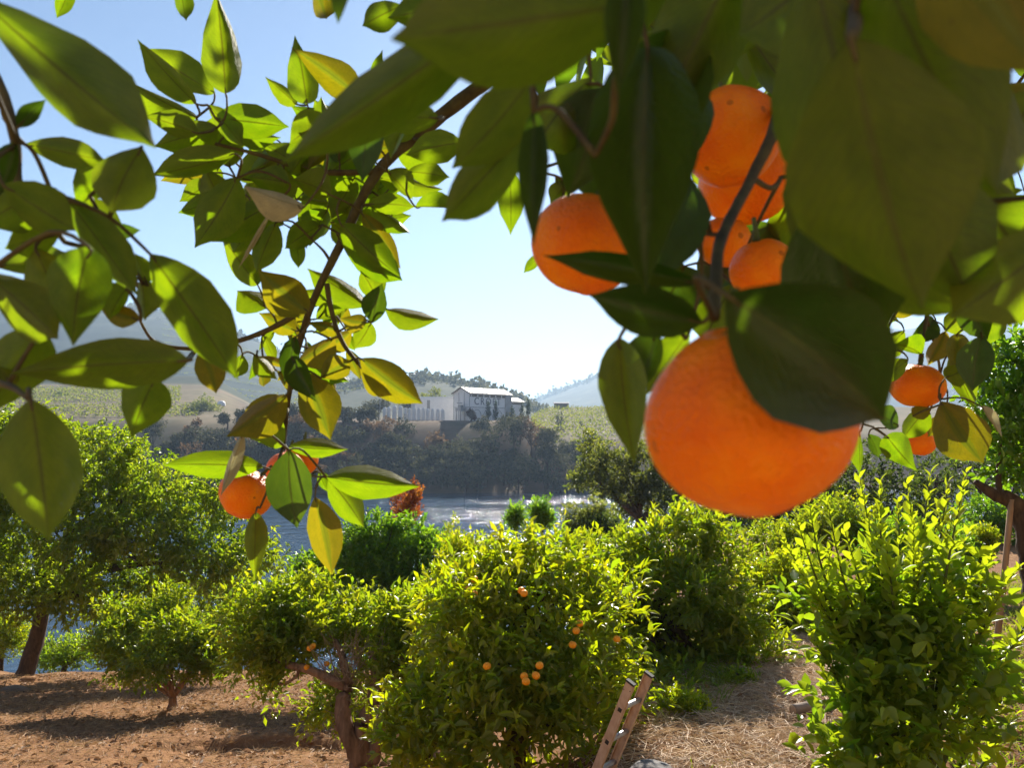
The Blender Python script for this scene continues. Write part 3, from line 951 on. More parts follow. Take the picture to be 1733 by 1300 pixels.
bush('river_shrub', 'low sunlit pale green shrub behind the walnut trunk', 'shrub', 110, 1110, 22, 80, 32, 5000, .10, 'f_lemon', 37)
bush('river_shrub', 'yellowish shrub left of the walnut trunk', 'shrub', 5, 1075, 22, 60, 45, 4200, .10, 'f_yellow', 38)
bush('river_shrub', 'small green shrub on the bank right of the walnut trunk', 'shrub', 215, 1105, 21, 50, 22, 2600, .09, 'f_walnut', 39)


def bank_tree(label, lobes_, base_px, Y_, n, L, mat, seed, r0=.14, **kw):
    bx_ = at(base_px, 900, Y_)[0]
    return make_tree('bank_tree', label, 'tree', (bx_, Y_), at(base_px, 880, Y_), lobes_, L, n, mat, seed, r0=r0, **kw)


t1 = [lobe(x, y, Yd, rx, ry) for x, y, Yd, rx, ry in [
    (1008, 768, 33, 30, 34), (1045, 785, 33, 42, 36), (1000, 806, 33, 34, 28), (1060, 835, 33, 40, 26), (1025, 822, 33, 36, 24), (1088, 790, 33, 38, 46), (1112, 830, 33, 40, 40), (1130, 870, 33, 40, 34),
    (1075, 868, 33.5, 34, 22), (1150, 800, 34, 40, 50)]]
bank_tree('broad olive green tree standing before the glittering river', t1, 1083, 33, 22000, .17, 'f_olive', 41, r0=.2, inner=.3, spread=1.1)
t2 = [lobe(x, y, Yd, rx, ry) for x, y, Yd, rx, ry in [
    (1330, 880, 28, 60, 45), (1270, 905, 28, 60, 40), (1390, 870, 28, 60, 60), (1230, 890, 29, 45, 45), (1340, 830, 28, 40, 35), (1200, 870, 30, 40, 40)]]
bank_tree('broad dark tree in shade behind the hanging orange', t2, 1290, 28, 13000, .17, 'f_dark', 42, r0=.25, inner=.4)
t3 = [lobe(x, y, Yd, rx, ry) for x, y, Yd, rx, ry in [
    (1470, 820, 24, 60, 60), (1530, 850, 24, 60, 60), (1590, 800, 25, 60, 60), (1440, 870, 24, 50, 50), (1560, 900, 23, 60, 45)]]
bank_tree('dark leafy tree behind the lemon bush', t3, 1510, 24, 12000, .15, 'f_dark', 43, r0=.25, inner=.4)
t4 = [lobe(x, y, Yd, rx, ry) for x, y, Yd, rx, ry in [
    (1660, 880, 20, 50, 40), (1700, 900, 20, 50, 35), (1640, 920, 19, 45, 30), (1740, 890, 20, 50, 40)]]
bank_tree('low mid green tree beyond the bowed orange trunk', t4, 1680, 20, 8000, .12, 'f_round', 44, r0=.15, inner=.4)
t5 = [lobe(x, y, Yd, rx, ry) for x, y, Yd, rx, ry in [
    (1690, 760, 34, 50, 60), (1760, 720, 34, 70, 80), (1640, 810, 34, 50, 40), (1720, 830, 33, 60, 40)]]
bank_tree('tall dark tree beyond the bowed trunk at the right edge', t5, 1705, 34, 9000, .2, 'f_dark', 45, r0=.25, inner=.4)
t6 = [lobe(x, y, Yd, rx, ry) for x, y, Yd, rx, ry in [
    (1420, 900, 15, 55, 40), (1370, 925, 15, 50, 35), (1470, 930, 14.5, 50, 40), (1300, 920, 16, 45, 35)]]
make_tree('orange_tree', 'mid green orange tree behind the shoots of the lemon bush', 'tree', (at(1400, 1000, 15)[0], 15), at(1400, 950, 15), t6, .09, 15000, 'f_citrus', 51, r0=.09, group=g, wr=.46)
t7 = [lobe(x, y, Yd, rx, ry) for x, y, Yd, rx, ry in [
    (1550, 930, 13, 55, 40), (1600, 950, 13, 50, 40), (1510, 960, 13, 40, 35), (1570, 985, 12.5, 60, 30)]]
make_tree('orange_tree', 'shaded green orange tree between lemon bush and dark bank trees', 'tree', (at(1560, 1040, 13)[0], 13), at(1560, 980, 13), t7, .09, 13000, 'f_round', 52, r0=.09, group=g, wr=.46)
bush('weed_clump', 'straggling dry green weeds between the ladder and the straw path', 'weeds', 1165, 1205, 6.9, 48, 42, 1700, .05, 'f_yellow', 48, up=1.2)
bush('weed_clump', 'low weeds under the skirt of the green orange tree by the path', 'weeds', 1250, 1160, 7.9, 52, 26, 1700, .06, 'f_citrus', 49, up=1.0)
bush('yellow_shrub', 'low yellow shrub on the ground beyond the lemon bush', 'shrub', 1655, 925, 13, 30, 28, 2200, .07, 'f_yellow', 46)
bush('green_shrub', 'small dark shrub at the foot of the prop pole', 'shrub', 1640, 985, 9, 35, 26, 1500, .07, 'f_round', 47)

# ------------------------------------------------------------------ far shore: winery, tanks, trees, vineyards
M['white_wall'] = simple_mat('white_wall', (0.74, 0.74, 0.74), (0.82, 0.82, 0.81), .8, .85, .05, .01)
M['grey_wall'] = simple_mat('grey_wall', (0.30, 0.30, 0.31), (0.40, 0.40, 0.40), .8, .85, .05, .01)
M['line_grey'] = simple_mat('wall_joint', (0.24, 0.25, 0.27), (0.30, 0.31, 0.33), 2, .8, 0)
M['letter'] = simple_mat('letter_grey', (0.15, 0.16, 0.19), (0.19, 0.20, 0.23), 2, .8, 0)
M['roof_sheet'] = simple_mat('roof_sheet', (0.34, 0.30, 0.28), (0.42, 0.38, 0.36), .6, .6, .05, .01)
M['trim_dark'] = simple_mat('dark_trim', (0.10, 0.085, 0.075), (0.16, 0.13, 0.11), 2, .7, 0)
M['tank'] = simple_mat('painted_tank', (0.70, 0.68, 0.65), (0.80, 0.78, 0.74), .9, .5, 0)
M['metal'] = simple_mat('dull_metal', (0.20, 0.20, 0.21), (0.30, 0.30, 0.31), 3, .45, 0, metallic=.6)
M['pad'] = simple_mat('earth_terrace', (0.16, 0.11, 0.08), (0.24, 0.18, 0.13), .5, .95, .1)

P0 = at(795, 711, 235); P0.z = 2.45
PR = at(864.5, 711, 250)
u_ = Vector((PR.x - P0.x, PR.y - P0.y, 0)); FL = u_.length; u_.normalize()
v_ = Vector((-u_.y, u_.x, 0))
BM = Matrix((u_, v_, Vector((0, 0, 1)))).transposed().to_4x4(); BM.translation = P0
WH, AP, GW = 8.35, 10.0, 6.9
house = empty('winery_warehouse', P0 + u_ * FL * .5 + v_ * GW * .5, 'large white gabled winery warehouse lettered CROFT above the far river bank', 'warehouse')
mb = MB()
loc = [(0, 0, -1.5), (FL, 0, -1.5), (FL, GW, -1.5), (0, GW, -1.5), (0, 0, WH), (FL, 0, WH), (FL, GW, WH), (0, GW, WH), (0, GW / 2, AP), (FL, GW / 2, AP)]
mb.add([BM @ Vector(p) for p in loc], [(0, 1, 5, 4), (1, 2, 6, 9, 5), (2, 3, 7, 6), (3, 0, 4, 8, 7), (0, 3, 2, 1), (4, 5, 9, 8), (6, 7, 8, 9)])
mb.build('wall', M['white_wall'], house)
mb = MB()
o_, t_ = .5, .22
for sy in (0, 1):
    ya, yb = (-o_, GW / 2) if sy == 0 else (GW + o_, GW / 2)
    za, zb = WH - o_ * (AP - WH) / (GW / 2) + .06, AP + .06
    q = [(-o_, ya, za), (FL + o_, ya, za), (FL + o_, yb, zb), (-o_, yb, zb)]
    vs = [BM @ Vector(p) for p in q] + [BM @ Vector((p[0], p[1], p[2] + t_)) for p in q]
    mb.add(vs, [(0, 1, 2, 3), (4, 7, 6, 5), (0, 4, 5, 1), (1, 5, 6, 2), (2, 6, 7, 3), (3, 7, 4, 0)])
roof = mb.build('roof', M['roof_sheet'], house)
for k in range(9):                                         # roof ribs on the sunlit side
    x_ = FL * (k + .5) / 9
    mb = MB()
    a_, b_ = Vector((x_, -o_ + .02, WH - .18 + t_ + .12)), Vector((x_, GW / 2, AP + t_ + .08))
    mb.tube([BM @ a_, BM @ b_], .07, 4)
    mb.build('roof_rib', M['roof_sheet'], roof)
mb = MB().box((FL / 2 - .9, -.06, WH - .75), (FL - 2.2, .12, .7), BM)
mb.build('clerestory_band', M['trim_dark'], house)
for k in range(7):
    x_ = .6 + (FL - 2.6) * k / 6
    MB().box((x_, -.1, WH - .75), (.28, .2, .72), BM).build('band_post', M['white_wall'], house)
MB().box((FL - 1.5, -.2, WH / 2 - .6), (2.9, .5, WH - .2 + .9), BM).build('end_pier', M['grey_wall'], house)
MB().box((FL / 2 - 1.5, -.05, 4.0), (FL - 3.2, .1, .16), BM).build('string_course', M['line_grey'], house)
for k in range(3):                                         # blind arches
    cx = 3.2 + k * 5.0
    pts = [BM @ Vector((cx + 2.2 * math.cos(t), -.06, .3 + 3.0 * math.sin(t))) for t in np.linspace(0, math.pi, 15)]
    MB().tube(pts, .09, 4).build('blind_arch', M['line_grey'], house)
for k in range(4):                                         # gable cladding joints
    y_ = GW * (k + .02) / 3.05
    MB().box((-.05, y_, (WH) / 2), (.1, .12, WH - .4 + (0 if k in (0, 3) else .9)), BM).build('gable_joint', M['line_grey'], house)
MB().box((-.07, GW / 2, 4.0), (.12, GW - .2, .14), BM).build('gable_rail', M['line_grey'], house)
# verge boards
for ya in (-.5, GW + .5):
    MB().tube([BM @ Vector((-.56, ya, WH - .1)), BM @ Vector((-.56, GW / 2, AP + .16))], .16, 4).build('verge_board', M['trim_dark'], house)
# lettering
tc = bpy.data.curves.new('lettering', 'FONT')
tc.body = 'CROFT'; tc.size = 3.2; tc.space_character = 1.35; tc.align_x = 'CENTER'; tc.extrude = .03; tc.offset = .012
tmp = bpy.data.objects.new('lettering', tc)
COL.objects.link(tmp)
bpy.context.view_layer.update()
lm = bpy.data.meshes.new_from_object(tmp.evaluated_get(bpy.context.evaluated_depsgraph_get()))
bpy.data.objects.remove(tmp)
lm.materials.clear()
LMt = BM @ Matrix.Translation((FL / 2 - 1.6, -.06, 4.85)) @ Matrix.Rotation(math.pi / 2, 4, 'X')
lm.transform(LMt)
tag(link('lettering', lm, M['letter'], house), label='faint grey capital letters reading CROFT')
# loading gear at the gable
mb = MB()
mb.box((-1.6, 2.3, 3.3), (2.4, 2.2, .9), BM).box((-1.6, 2.3, 4.2), (1.2, 1.2, .9), BM)
for a_, b_ in ((-.6, 1.4), (-2.6, 1.4), (-.6, 3.2), (-2.6, 3.2)):
    mb.box((a_, b_, 1.1), (.2, .2, 3.6), BM)
mb.box((-2.1, 2.3, 5.2), (2.2, .25, .25), BM)
gear = mb.build('grape_hopper', M['metal'])
tag(gear, 'dark raised grape hopper on legs against the warehouse gable', 'hopper')

# lower wing
wing = empty('winery_wing', BM @ Vector((FL + 4, 3, 0)), 'lower white wing with a sloping roof at the far end of the warehouse', 'building')
W1, WL, WG = 6.1, 6.6, 5.6
mb = MB()
loc = [(FL + .02, .4, -1.5), (FL + WL, .4, -1.5), (FL + WL, WG, -1.5), (FL + .02, WG, -1.5), (FL + .02, .4, W1), (FL + WL, .4, W1), (FL + WL, WG, W1), (FL + .02, WG, W1)]
mb.add([BM @ Vector(p) for p in loc], [(0, 1, 5, 4), (1, 2, 6, 5), (2, 3, 7, 6), (3, 0, 4, 7), (4, 5, 6, 7)])
mb.build('wall', M['white_wall'], wing)
mb = MB()
q = [(FL + .05, -.1, W1), (FL + WL + .5, -.1, W1), (FL + WL + .5, WG / 2 + .2, W1 + 1.35), (FL + .05, WG / 2 + .2, W1 + 1.35), (FL + .05, WG + .5, W1), (FL + WL + .5, WG + .5, W1)]
vs = [BM @ Vector((p[0], p[1], p[2] + .03)) for p in q] + [BM @ Vector((p[0], p[1], p[2] + .25)) for p in q]
mb.add(vs, [(0, 1, 2, 3), (3, 2, 5, 4), (6, 9, 8, 7), (9, 10, 11, 8), (0, 6, 7, 1), (1, 7, 8, 2), (2, 8, 11, 5), (4, 10, 9, 3), (3, 9, 6, 0), (5, 11, 10, 4)])
mb.build('roof', M['roof_sheet'], wing)
MB().box((FL + WL / 2, .34, W1 - .5), (WL - .4, .1, .5), BM).build('eave_band', M['trim_dark'], wing)

# flat annexe
ax0, ax1 = at(690, 692, 248), at(770, 692, 252)
ann = empty('winery_annexe', (ax0.x, ax0.y, hz(ax0.x, ax0.y)), 'long low white flat annexe between the tanks and the warehouse', 'building')
zt0, zt1 = at(700, 674, 250).z, at(700, 671.5, 250).z
MB().add([(ax0.x + 2.4, 248, 0), (ax1.x, 250, 0), (ax1.x, 256, 0), (ax0.x, 256, 0), (ax0.x + 2.4, 248, zt0), (ax1.x, 250, zt0), (ax1.x, 256, zt0), (ax0.x, 256, zt0)],
         [(0, 1, 5, 4), (1, 2, 6, 5), (2, 3, 7, 6), (3, 0, 4, 7), (4, 5, 6, 7)]).build('wall', M['white_wall'], ann)
MB().box(((ax0.x + ax1.x) / 2 + 1, 252.8, zt0 + .25), (ax1.x - ax0.x - .6, 6.6, .4)).build('roof', M['white_wall'], ann)
MB().box((at(716, 680, 249)[0], 248.75, zt0 - 2.6), (4.6, .3, 3.8)).build('panel_door', M['grey_wall'], ann)

# tanks
tank_px = [(651, 690), (658, 689), (667.5, 687), (677.5, 688), (686, 690.5), (693, 691), (701, 691), (709, 691), (716.5, 691), (724, 692), (732, 692), (741, 692.5), (749, 693)]
TY = 232.0
for i, (tx, ty) in enumerate(tank_px):
    base = at(tx, 711.5, TY)
    gz = hz(base.x, TY)
    top = at(tx, ty, TY).z
    r_ = (4.0 if i in (2, 3) else 3.3) * TY / F
    word = ('first', 'second', 'third, tall', 'fourth, tall', 'fifth', 'sixth', 'seventh', 'eighth', 'ninth', 'tenth', 'eleventh', 'twelfth', 'last')[i]
    root = empty('wine_tank', (base.x, TY, gz), f'pale upright steel wine tank, {word} of the row counted towards the warehouse', 'tank', 'wine tanks in a row')
    mb = MB()
    seg = 18
    prof_ = [(r_, .35), (r_, top - gz - .5), (r_ * .86, top - gz - .15), (r_ * .3, top - gz), (r_ * .3, top - gz + .12), (0.01, top - gz + .12)]
    vs, fs = [], []
    for (rad_, z_) in prof_:
        for k in range(seg):
            a_ = 2 * math.pi * k / seg
            vs.append((base.x + rad_ * math.cos(a_), TY + rad_ * math.sin(a_), gz + z_))
    for j in range(len(prof_) - 1):
        for k in range(seg):
            fs.append((j * seg + k, j * seg + (k + 1) % seg, (j + 1) * seg + (k + 1) % seg, (j + 1) * seg + k))
    mb.add(vs, fs)
    mb.build('shell', M['tank'], root, smooth=True)
    for k in range(3):
        a_ = 2 * math.pi * (k + .25) / 3
        MB().box((base.x + r_ * .8 * math.cos(a_), TY + r_ * .8 * math.sin(a_), gz + .1), (.14, .14, .7)).build('leg', M['metal'], root)

# lamp post
lb = at(643, 700, 236); lz = hz(lb.x, 236)
lamp = empty('lamp_post', (lb.x, 236, lz), 'tall thin lamp post with twin heads behind the tanks', 'lamp post')
ltop = at(643, 655, 236).z
MB().tube([(lb.x, 236, lz - .3), (lb.x, 236, ltop)], [.11, .07], 6).build('post', M['metal'], lamp)
for sx in (-1, 1):
    MB().box((lb.x + sx * .55, 236, ltop + .05), (.7, .3, .16)).build('lamp_head', M['tank'], lamp)

# small white dome at the water side meadow
db = at(374, 712, 300); dz = hz(db.x, 300)
mb = MB()
seg = 16
vs, fs = [], []
for j in range(7):
    t = j / 6 * math.pi / 2
    for k in range(seg):
        a_ = 2 * math.pi * k / seg
        vs.append((db.x + 1.6 * math.cos(t) * math.cos(a_) + (0.0), 300 + 1.6 * math.cos(t) * math.sin(a_), dz + .6 * (j > 0) + 1.3 * math.sin(t)))
for j in range(6):
    for k in range(seg):
        fs.append((j * seg + k, j * seg + (k + 1) % seg, (j + 1) * seg + (k + 1) % seg, (j + 1) * seg + k))
dome = mb.add(vs, fs).build('water_tank', M['tank'], smooth=True)
tag(dome, 'small white domed water tank among the far trees below the vineyard', 'tank')

# retaining terrace in front of the tanks
mb = MB()
a0, a1 = at(640, 716, 222), at(860, 716, 224)
mb.add([(a0.x, 222, -3), (a1.x, 224, -3), (a1.x, 229, -3), (a0.x, 229, -3), (a0.x, 222, .9), (a1.x, 224, .9), (a1.x, 229, 1.9), (a0.x, 229, 1.9)],
       [(0, 1, 5, 4), (1, 2, 6, 5), (2, 3, 7, 6), (3, 0, 4, 7), (4, 5, 6, 7)])
tag(mb.build('retaining_wall', M['pad']), 'low brown earth retaining wall below the row of tanks', 'wall')

# cypresses
for i, (px, yt, yb, d_, lab) in enumerate([
        (826, 683, 713, 236, 'dark slim cypress under the letter O of the warehouse lettering'),
        (839, 681, 713, 239, 'dark slim cypress under the last letters of the warehouse lettering'),
        (867, 690, 714, 246, 'short dark cypress at the corner between warehouse and lower wing'),
        (883, 684, 714, 249, 'dark cypress in front of the lower wing'),
        (894, 676, 706, 252, 'tallest cypress at the far end of the lower wing'),
        (944, 700, 738, 262, 'poplar standing at the lower edge of the right vineyard'),
        (951, 703, 736, 263, 'narrow poplar just right of its taller neighbour below the vineyard'),
        (983, 714, 748, 258, 'poplar on the slope between vineyard and river'),
        (1026, 720, 750, 262, 'slim poplar low on the right vineyard slope')]):
    top = at(px, yt, d_); bot = at(px, yb, d_)
    gz = min(hz(bot.x, d_), bot.z)
    rr_ = np.random.default_rng(100 + i)
    root = empty('cypress_tree', (bot.x, d_, gz), lab, 'tree', 'cypresses and poplars on the far shore')
    MB().tube([(bot.x, d_, gz - .3), (bot.x, d_, top.z - 1)], [.18, .05], 6).build('trunk', M['bark'], root)
    h_ = top.z - bot.z
    wid = .62 if i < 5 else 1.0
    lb_ = [((bot.x, d_, bot.z + h_ * q), (wid * w, wid * w, h_ * .2)) for q, w in ((.12, .8), (.3, 1), (.5, .9), (.7, .65), (.86, .38))]
    cloud_object('crown', cloud(lb_, 700, .5, rr_, per=5, shoot=.5, up=1.5, inner=.4), M['f_cypress' if i < 5 else 'f_far'], root)


def far_tree(px, py, d_, rx, ry, mat, seed, label, group=None, n=900, L=.55, base=None, cat='tree'):
    rr_ = np.random.default_rng(seed)
    c = at(px, py, d_)
    s_ = d_ / F
    gz = hz(c.x, d_)
    root = empty('far_tree', (c.x, d_, gz), label, cat, group)
    lb_ = []
    k = max(4, int(rx / 3.5))
    for i in range(k):
        a_ = rr_.uniform(0, 6.28); q = rr_.random() ** .5 * .62
        w = rr_.uniform(.42, .62)
        lb_.append(((c.x + rx * s_ * q * math.cos(a_), d_ + rx * s_ * .5 * rr_.uniform(-1, 1), c.z + ry * s_ * q * math.sin(a_)), (rx * s_ * w, rx * s_ * w, ry * s_ * w)))
    mb_ = MB()
    mb_.tube([(c.x, d_, gz - .4), (c.x + .2, d_, (gz + c.z) / 2), (c.x, d_, c.z)], [.28, .2, .08], 6)
    for l in lb_[:5]:
        mb_.tube([(c.x + .1, d_, (gz + c.z) / 2), l[0]], [.12, .04], 5)
    mb_.build('trunk', M['bark'], root)
    cloud_object('crown', cloud(clump(lb_, rr_, 4), int(n * 1.5), L, rr_, per=5, shoot=L * .8, up=.5, inner=.5, wr=.6, spread=1.1), M[mat], root)
    return root


fg = 'trees crowding the far river bank'
ROWS = ('at the waterline', 'just above the waterline', 'halfway up the bank', 'along the top of the bank')
rs = np.random.default_rng(55)
k = 0
for row, (d_, ylo, n_, sz) in enumerate(((193, 800, 34, 27), (199, 775, 36, 27), (206, 751, 36, 25), (213, 729, 34, 22))):
    for i in range(n_):
        px = -60 + 1120 * (i + rs.uniform(.1, .9)) / n_
        if row == 3 and 690 < px < 790: continue
        py = ylo + rs.uniform(-9, 9) + (6 if row == 2 and 690 < px < 790 else 0)
        if px > 940: py += 22
        if px > 900 and row == 3: py += 14
        if 850 < px < 905 and row >= 2: py -= 14
        if px > 1000 and row > 1: continue
        if px < 300 and row >= 2 and rs.random() < .8: continue
        brown = rs.random() < .16
        rx = sz * rs.uniform(.8, 1.25)
        far_tree(px, py, d_ + rs.uniform(-3, 3), rx, rx * rs.uniform(.8, 1.05), 'f_far_brown' if brown else 'f_far', 200 + k, (f'brownish tree {ROWS[row]} in the belt across the river' if brown else f'bushy olive green tree {ROWS[row]} in the belt across the river'), ('brown ' if brown else 'green ') + 'far bank trees ' + ROWS[row], n=1100, L=.55)
        k += 1
for i in range(17):
    px = 380 + 245 * (i + rs.uniform(.1, .9)) / 17
    rx = 19 * rs.uniform(.8, 1.3)
    far_tree(px, 708 + rs.uniform(-9, 7) - (px - 380) * .012, 222 + rs.uniform(-3, 3), rx, rx * rs.uniform(.75, .95), 'f_far', 500 + i, 'grey green tree of the upper grove left of the tanks', 'upper grove left of the tanks', n=1100, L=.55)
far_tree(728, 672, 262, 27, 17, 'f_olive', 401, 'rounded green tree rising behind the white annexe', n=2200)
far_tree(690, 684, 258, 20, 16, 'f_far', 402, 'dark tree behind the annexe, nearest the tanks', n=1500)
far_tree(640, 690, 250, 26, 14, 'f_far', 403, 'dull olive tree behind the lamp post', n=1500)
far_tree(797, 703, 231, 13, 11, 'f_maroon', 404, 'maroon leaved conical tree before the warehouse corner', n=1400, L=.4)
far_tree(1018, 698, 330, 9, 5, 'f_dark', 405, 'small round dark tree on the right vineyard ridge', n=700)
far_tree(340, 690, 270, 30, 24, 'f_olive', 406, 'spreading grey green tree beside the small white dome', n=2600)
far_tree(320, 720, 255, 32, 24, 'f_far', 407, 'leafy tree below the spreading grey green one at the vineyard foot', n=2600)
far_tree(370, 725, 252, 30, 22, 'f_far', 408, 'dense dark tree just below the small white dome', n=2600)
far_tree(104, 672, 330, 18, 9, 'f_dark', 409, 'dark round shrub on the upper vineyard edge', n=1200, cat='shrub')
far_tree(208, 742, 235, 14, 11, 'f_olive', 410, 'pale rounded shrub on the brown slope under the vineyard', n=1000, cat='shrub')
far_tree(120, 748, 232, 30, 12, 'f_far', 411, 'low shrub at the foot of the brown slope', n=1200, cat='shrub')
far_tree(60, 675, 325, 12, 6, 'f_olive', 412, 'small pale shrub on the upper vineyard terrace', n=700, cat='shrub')
for i, (px, py) in enumerate(((783, 649), (792, 651), (800, 652))):
    far_tree(px, py, 600, 4.5, 4.5, 'f_dark', 420 + i, ('first', 'middle', 'last')[i] + ' of three small trees on the skyline above the warehouse roof', 'skyline trees', n=260, L=1.3)
# small dark shed on the vineyard ridge
sb = at(950, 693, 335)
shed = empty('vineyard_shed', (sb.x, 335, hz(sb.x, 335)), 'long dark shed on the ridge of the right vineyard', 'shed')
zb = hz(sb.x, 335)
MB().box((sb.x, 335, zb + .9), (6.2, 3, 2.4)).build('wall', M['trim_dark'], shed)
MB().add([(sb.x - 3.4, 333.2, zb + 2.1), (sb.x + 3.4, 333.2, zb + 2.1), (sb.x + 3.4, 335, zb + 2.7), (sb.x - 3.4, 335, zb + 2.7), (sb.x + 3.4, 336.8, zb + 2.1), (sb.x - 3.4, 336.8, zb + 2.1)],
         [(0, 1, 2, 3), (3, 2, 4, 5)]).build('roof', M['grey_wall'], shed)


def vineyard(name, label, rows, seed, L=.55, dens=2.2):
    """rows: list of ground polylines; vines as leaf faces along each row."""
    rr_ = np.random.default_rng(seed)
    B = []
    for (x0, y0, x1, y1) in rows:
        ln = math.hypot(x1 - x0, y1 - y0)
        n = int(ln * dens * 3)
        t = rr_.random(n)
        x = x0 + (x1 - x0) * t + rr_.normal(0, .12, n); y = y0 + (y1 - y0) * t + rr_.normal(0, .25, n)
        z = H(x, y) + rr_.uniform(.15, 1.5, n)
        B.append(np.stack([x, y, z], 1))
    B = np.concatenate(B)
    n = len(B)
    d_ = unit(rr_.normal(size=(n, 3)) + np.array([0, 0, .3])); nm = unit(rr_.normal(size=(n, 3)) + np.array([0, -.3, .6]))
    LL = L * rr_.uniform(.7, 1.2, n)
    v, f, kk = leaf_faces(B, d_, nm, LL, LL * .8, 0)
    me_ = fast_mesh(name, v, f, np.repeat(np.clip(rr_.normal(.5, .25, n), 0, 1), kk))
    o = link(name, me_, M['vine'])
    return tag(o, label, 'vineyard', kind='stuff')


rows = []
for k in range(20):                                        # left vineyard: rows running across the slope
    y_ = 248 + k * 6.4
    if 280 < y_ < 296: continue
    rows.append((PAX(-80) * y_, y_, PAX(300 if y_ > 292 else 330) * y_, y_ + 3))
vineyard('vineyard', 'sunlit terraced vineyard on the far slope left of the river', rows, 71, L=.75, dens=2.0)
rows = []
for k in range(19):
    y_ = 222 + k * 6.0
    rows.append((PAX(900) * y_, y_, PAX(1130) * y_, y_ + 2))
vineyard('vineyard', 'green striped vineyard slope right of the warehouse', rows, 72, L=.7, dens=2.0)
rows = []
for k in range(16):
    y_ = 520 + k * 34
    rows.append((PAX(270) * y_, y_, PAX(640) * y_, y_ + 30))
vineyard('vineyard', 'thin terraced vine lines on the hazy hill behind the trees', rows, 73, L=1.3, dens=.7)

# woods on the hill crests
def hill_wood(label, table, dist, n, size, seed, mat='f_dark'):
    rr_ = np.random.default_rng(seed)
    px = rr_.uniform(table[0], table[1], n)
    y = dist + rr_.normal(0, dist * .05, n)
    x = PAX(px) * y
    z = H(x, y)
    B = np.stack([x, y, z], 1)
    rep = 7
    S = size * np.clip(rr_.lognormal(0, .45, n), .4, 3.0)
    B = np.repeat(B, rep, 0) + rr_.normal(size=(n * rep, 3)) * np.repeat(S, rep)[:, None] * np.array([.4, .4, .35]) + np.array([0, 0, 1]) * np.repeat(S, rep)[:, None] * .5
    m_ = len(B)
    LL = np.repeat(S, rep) * rr_.uniform(.5, .9, m_)
    v, f, kk = leaf_faces(B, unit(rr_.normal(size=(m_, 3))), unit(rr_.normal(size=(m_, 3))), LL, LL * .8, 0)
    o = link('hill_woodland', fast_mesh('hill_woodland', v, f, np.repeat(rr_.random(m_), kk)), M[mat])
    return tag(o, label, 'woodland', kind='stuff')


hill_wood('dark woods on the crest of the hazy hill at left', (-150, 760), 1290, 3000, 4.5, 81, 'f_far')
hill_wood('scrubby woods on the low hill behind the warehouse', (560, 930), 610, 1600, 2.6, 82, 'f_far')
hill_wood('faint woods along the crest of the far right hill', (880, 1250), 2490, 2600, 7.0, 83, 'f_far')

# ------------------------------------------------------------------ ladder, stone, logs
M['rail'] = simple_mat('dusty_ladder_rail', (0.42, 0.26, 0.17), (0.60, 0.43, 0.31), 26, .75, .25, .004, stretch=(1, 1, .5))
M['rung'] = simple_mat('rung_aluminium', (0.36, 0.35, 0.36), (0.48, 0.47, 0.48), 30, .42, .1, .002, metallic=.55)
M['black'] = simple_mat('black_plastic_and_holes', (0.02, 0.018, 0.016), (0.04, 0.035, 0.03), 30, .6, .1, .002)
lt, lbm = at(1066, 1158, 5.10), at(1008, 1303, 5.28)
axis = (lt - lbm).normalized()
rdir = Vector((.16, .18, 0))
gap = rdir.length
rdir.normalize()
axis = (axis - rdir * axis.dot(rdir)).normalized()
third = axis.cross(rdir).normalized()
LMx = Matrix((rdir, third, axis)).transposed().to_4x4()
gz = hz(lbm.x, lbm.y)
down = (lt.z - gz + .06) / axis.z
foot = lt - axis * down
LMx.translation = foot
ladder = empty('ladder', Vector((foot.x, foot.y, gz)), 'dusty beige aluminium ladder leaning into the yellow green tree', 'ladder')
off_r = 0.0
for j, (sx, top_) in enumerate(((0, down), (gap, down + off_r))):
    mb = MB()
    # C-section rail: web and two flanges
    mb.box((sx, 0, top_ / 2), (.006, .060, top_), LMx)
    s = -1 if j == 0 else 1
    for ty in (-1, 1):
        mb.box((sx - s * .0125 + 0, ty * .0285, top_ / 2), (.022, .005, top_), LMx)
    rail = mb.build('rail', M['rail'], ladder)
    MB().box((sx - s * .009, 0, top_ + .006), (.032, .066, .014), LMx).build('end_cap', M['black'], rail)
    for k in range(9):
        z_ = down - .20 - .255 * k
        if z_ < .1: break
        MB().box((sx + s * .0045, -.004, z_), (.006, .026, .026), LMx).build('rung_hole_shade', M['black'], rail)  # black block drawn for the shade inside the open rung hole
        for q in (-1, 1):
            mbx = MB().box((sx + s * .004, q * .022, top_ - .05 - .008 * q), (.004, .006, .006), LMx)
            if k == 0: mbx.build('rivet', M['black'], rail)
for k in range(9):
    z_ = down - .20 - .255 * k
    if z_ < .1: break
    mb = MB()
    mb.tube([LMx @ Vector((.004, 0, z_)), LMx @ Vector((gap - .004, 0, z_))], .019, 10)
    mb.build('rung', M['rung'], ladder, smooth=False)

M['stone'] = simple_mat('grey_stone', (0.13, 0.12, 0.12), (0.27, 0.25, 0.245), 14, .9, .7, .03)
M['log_wood'] = simple_mat('grey_log', (0.16, 0.11, 0.08), (0.34, 0.27, 0.22), 16, .9, .6, .02, stretch=(.25, 1, 1))


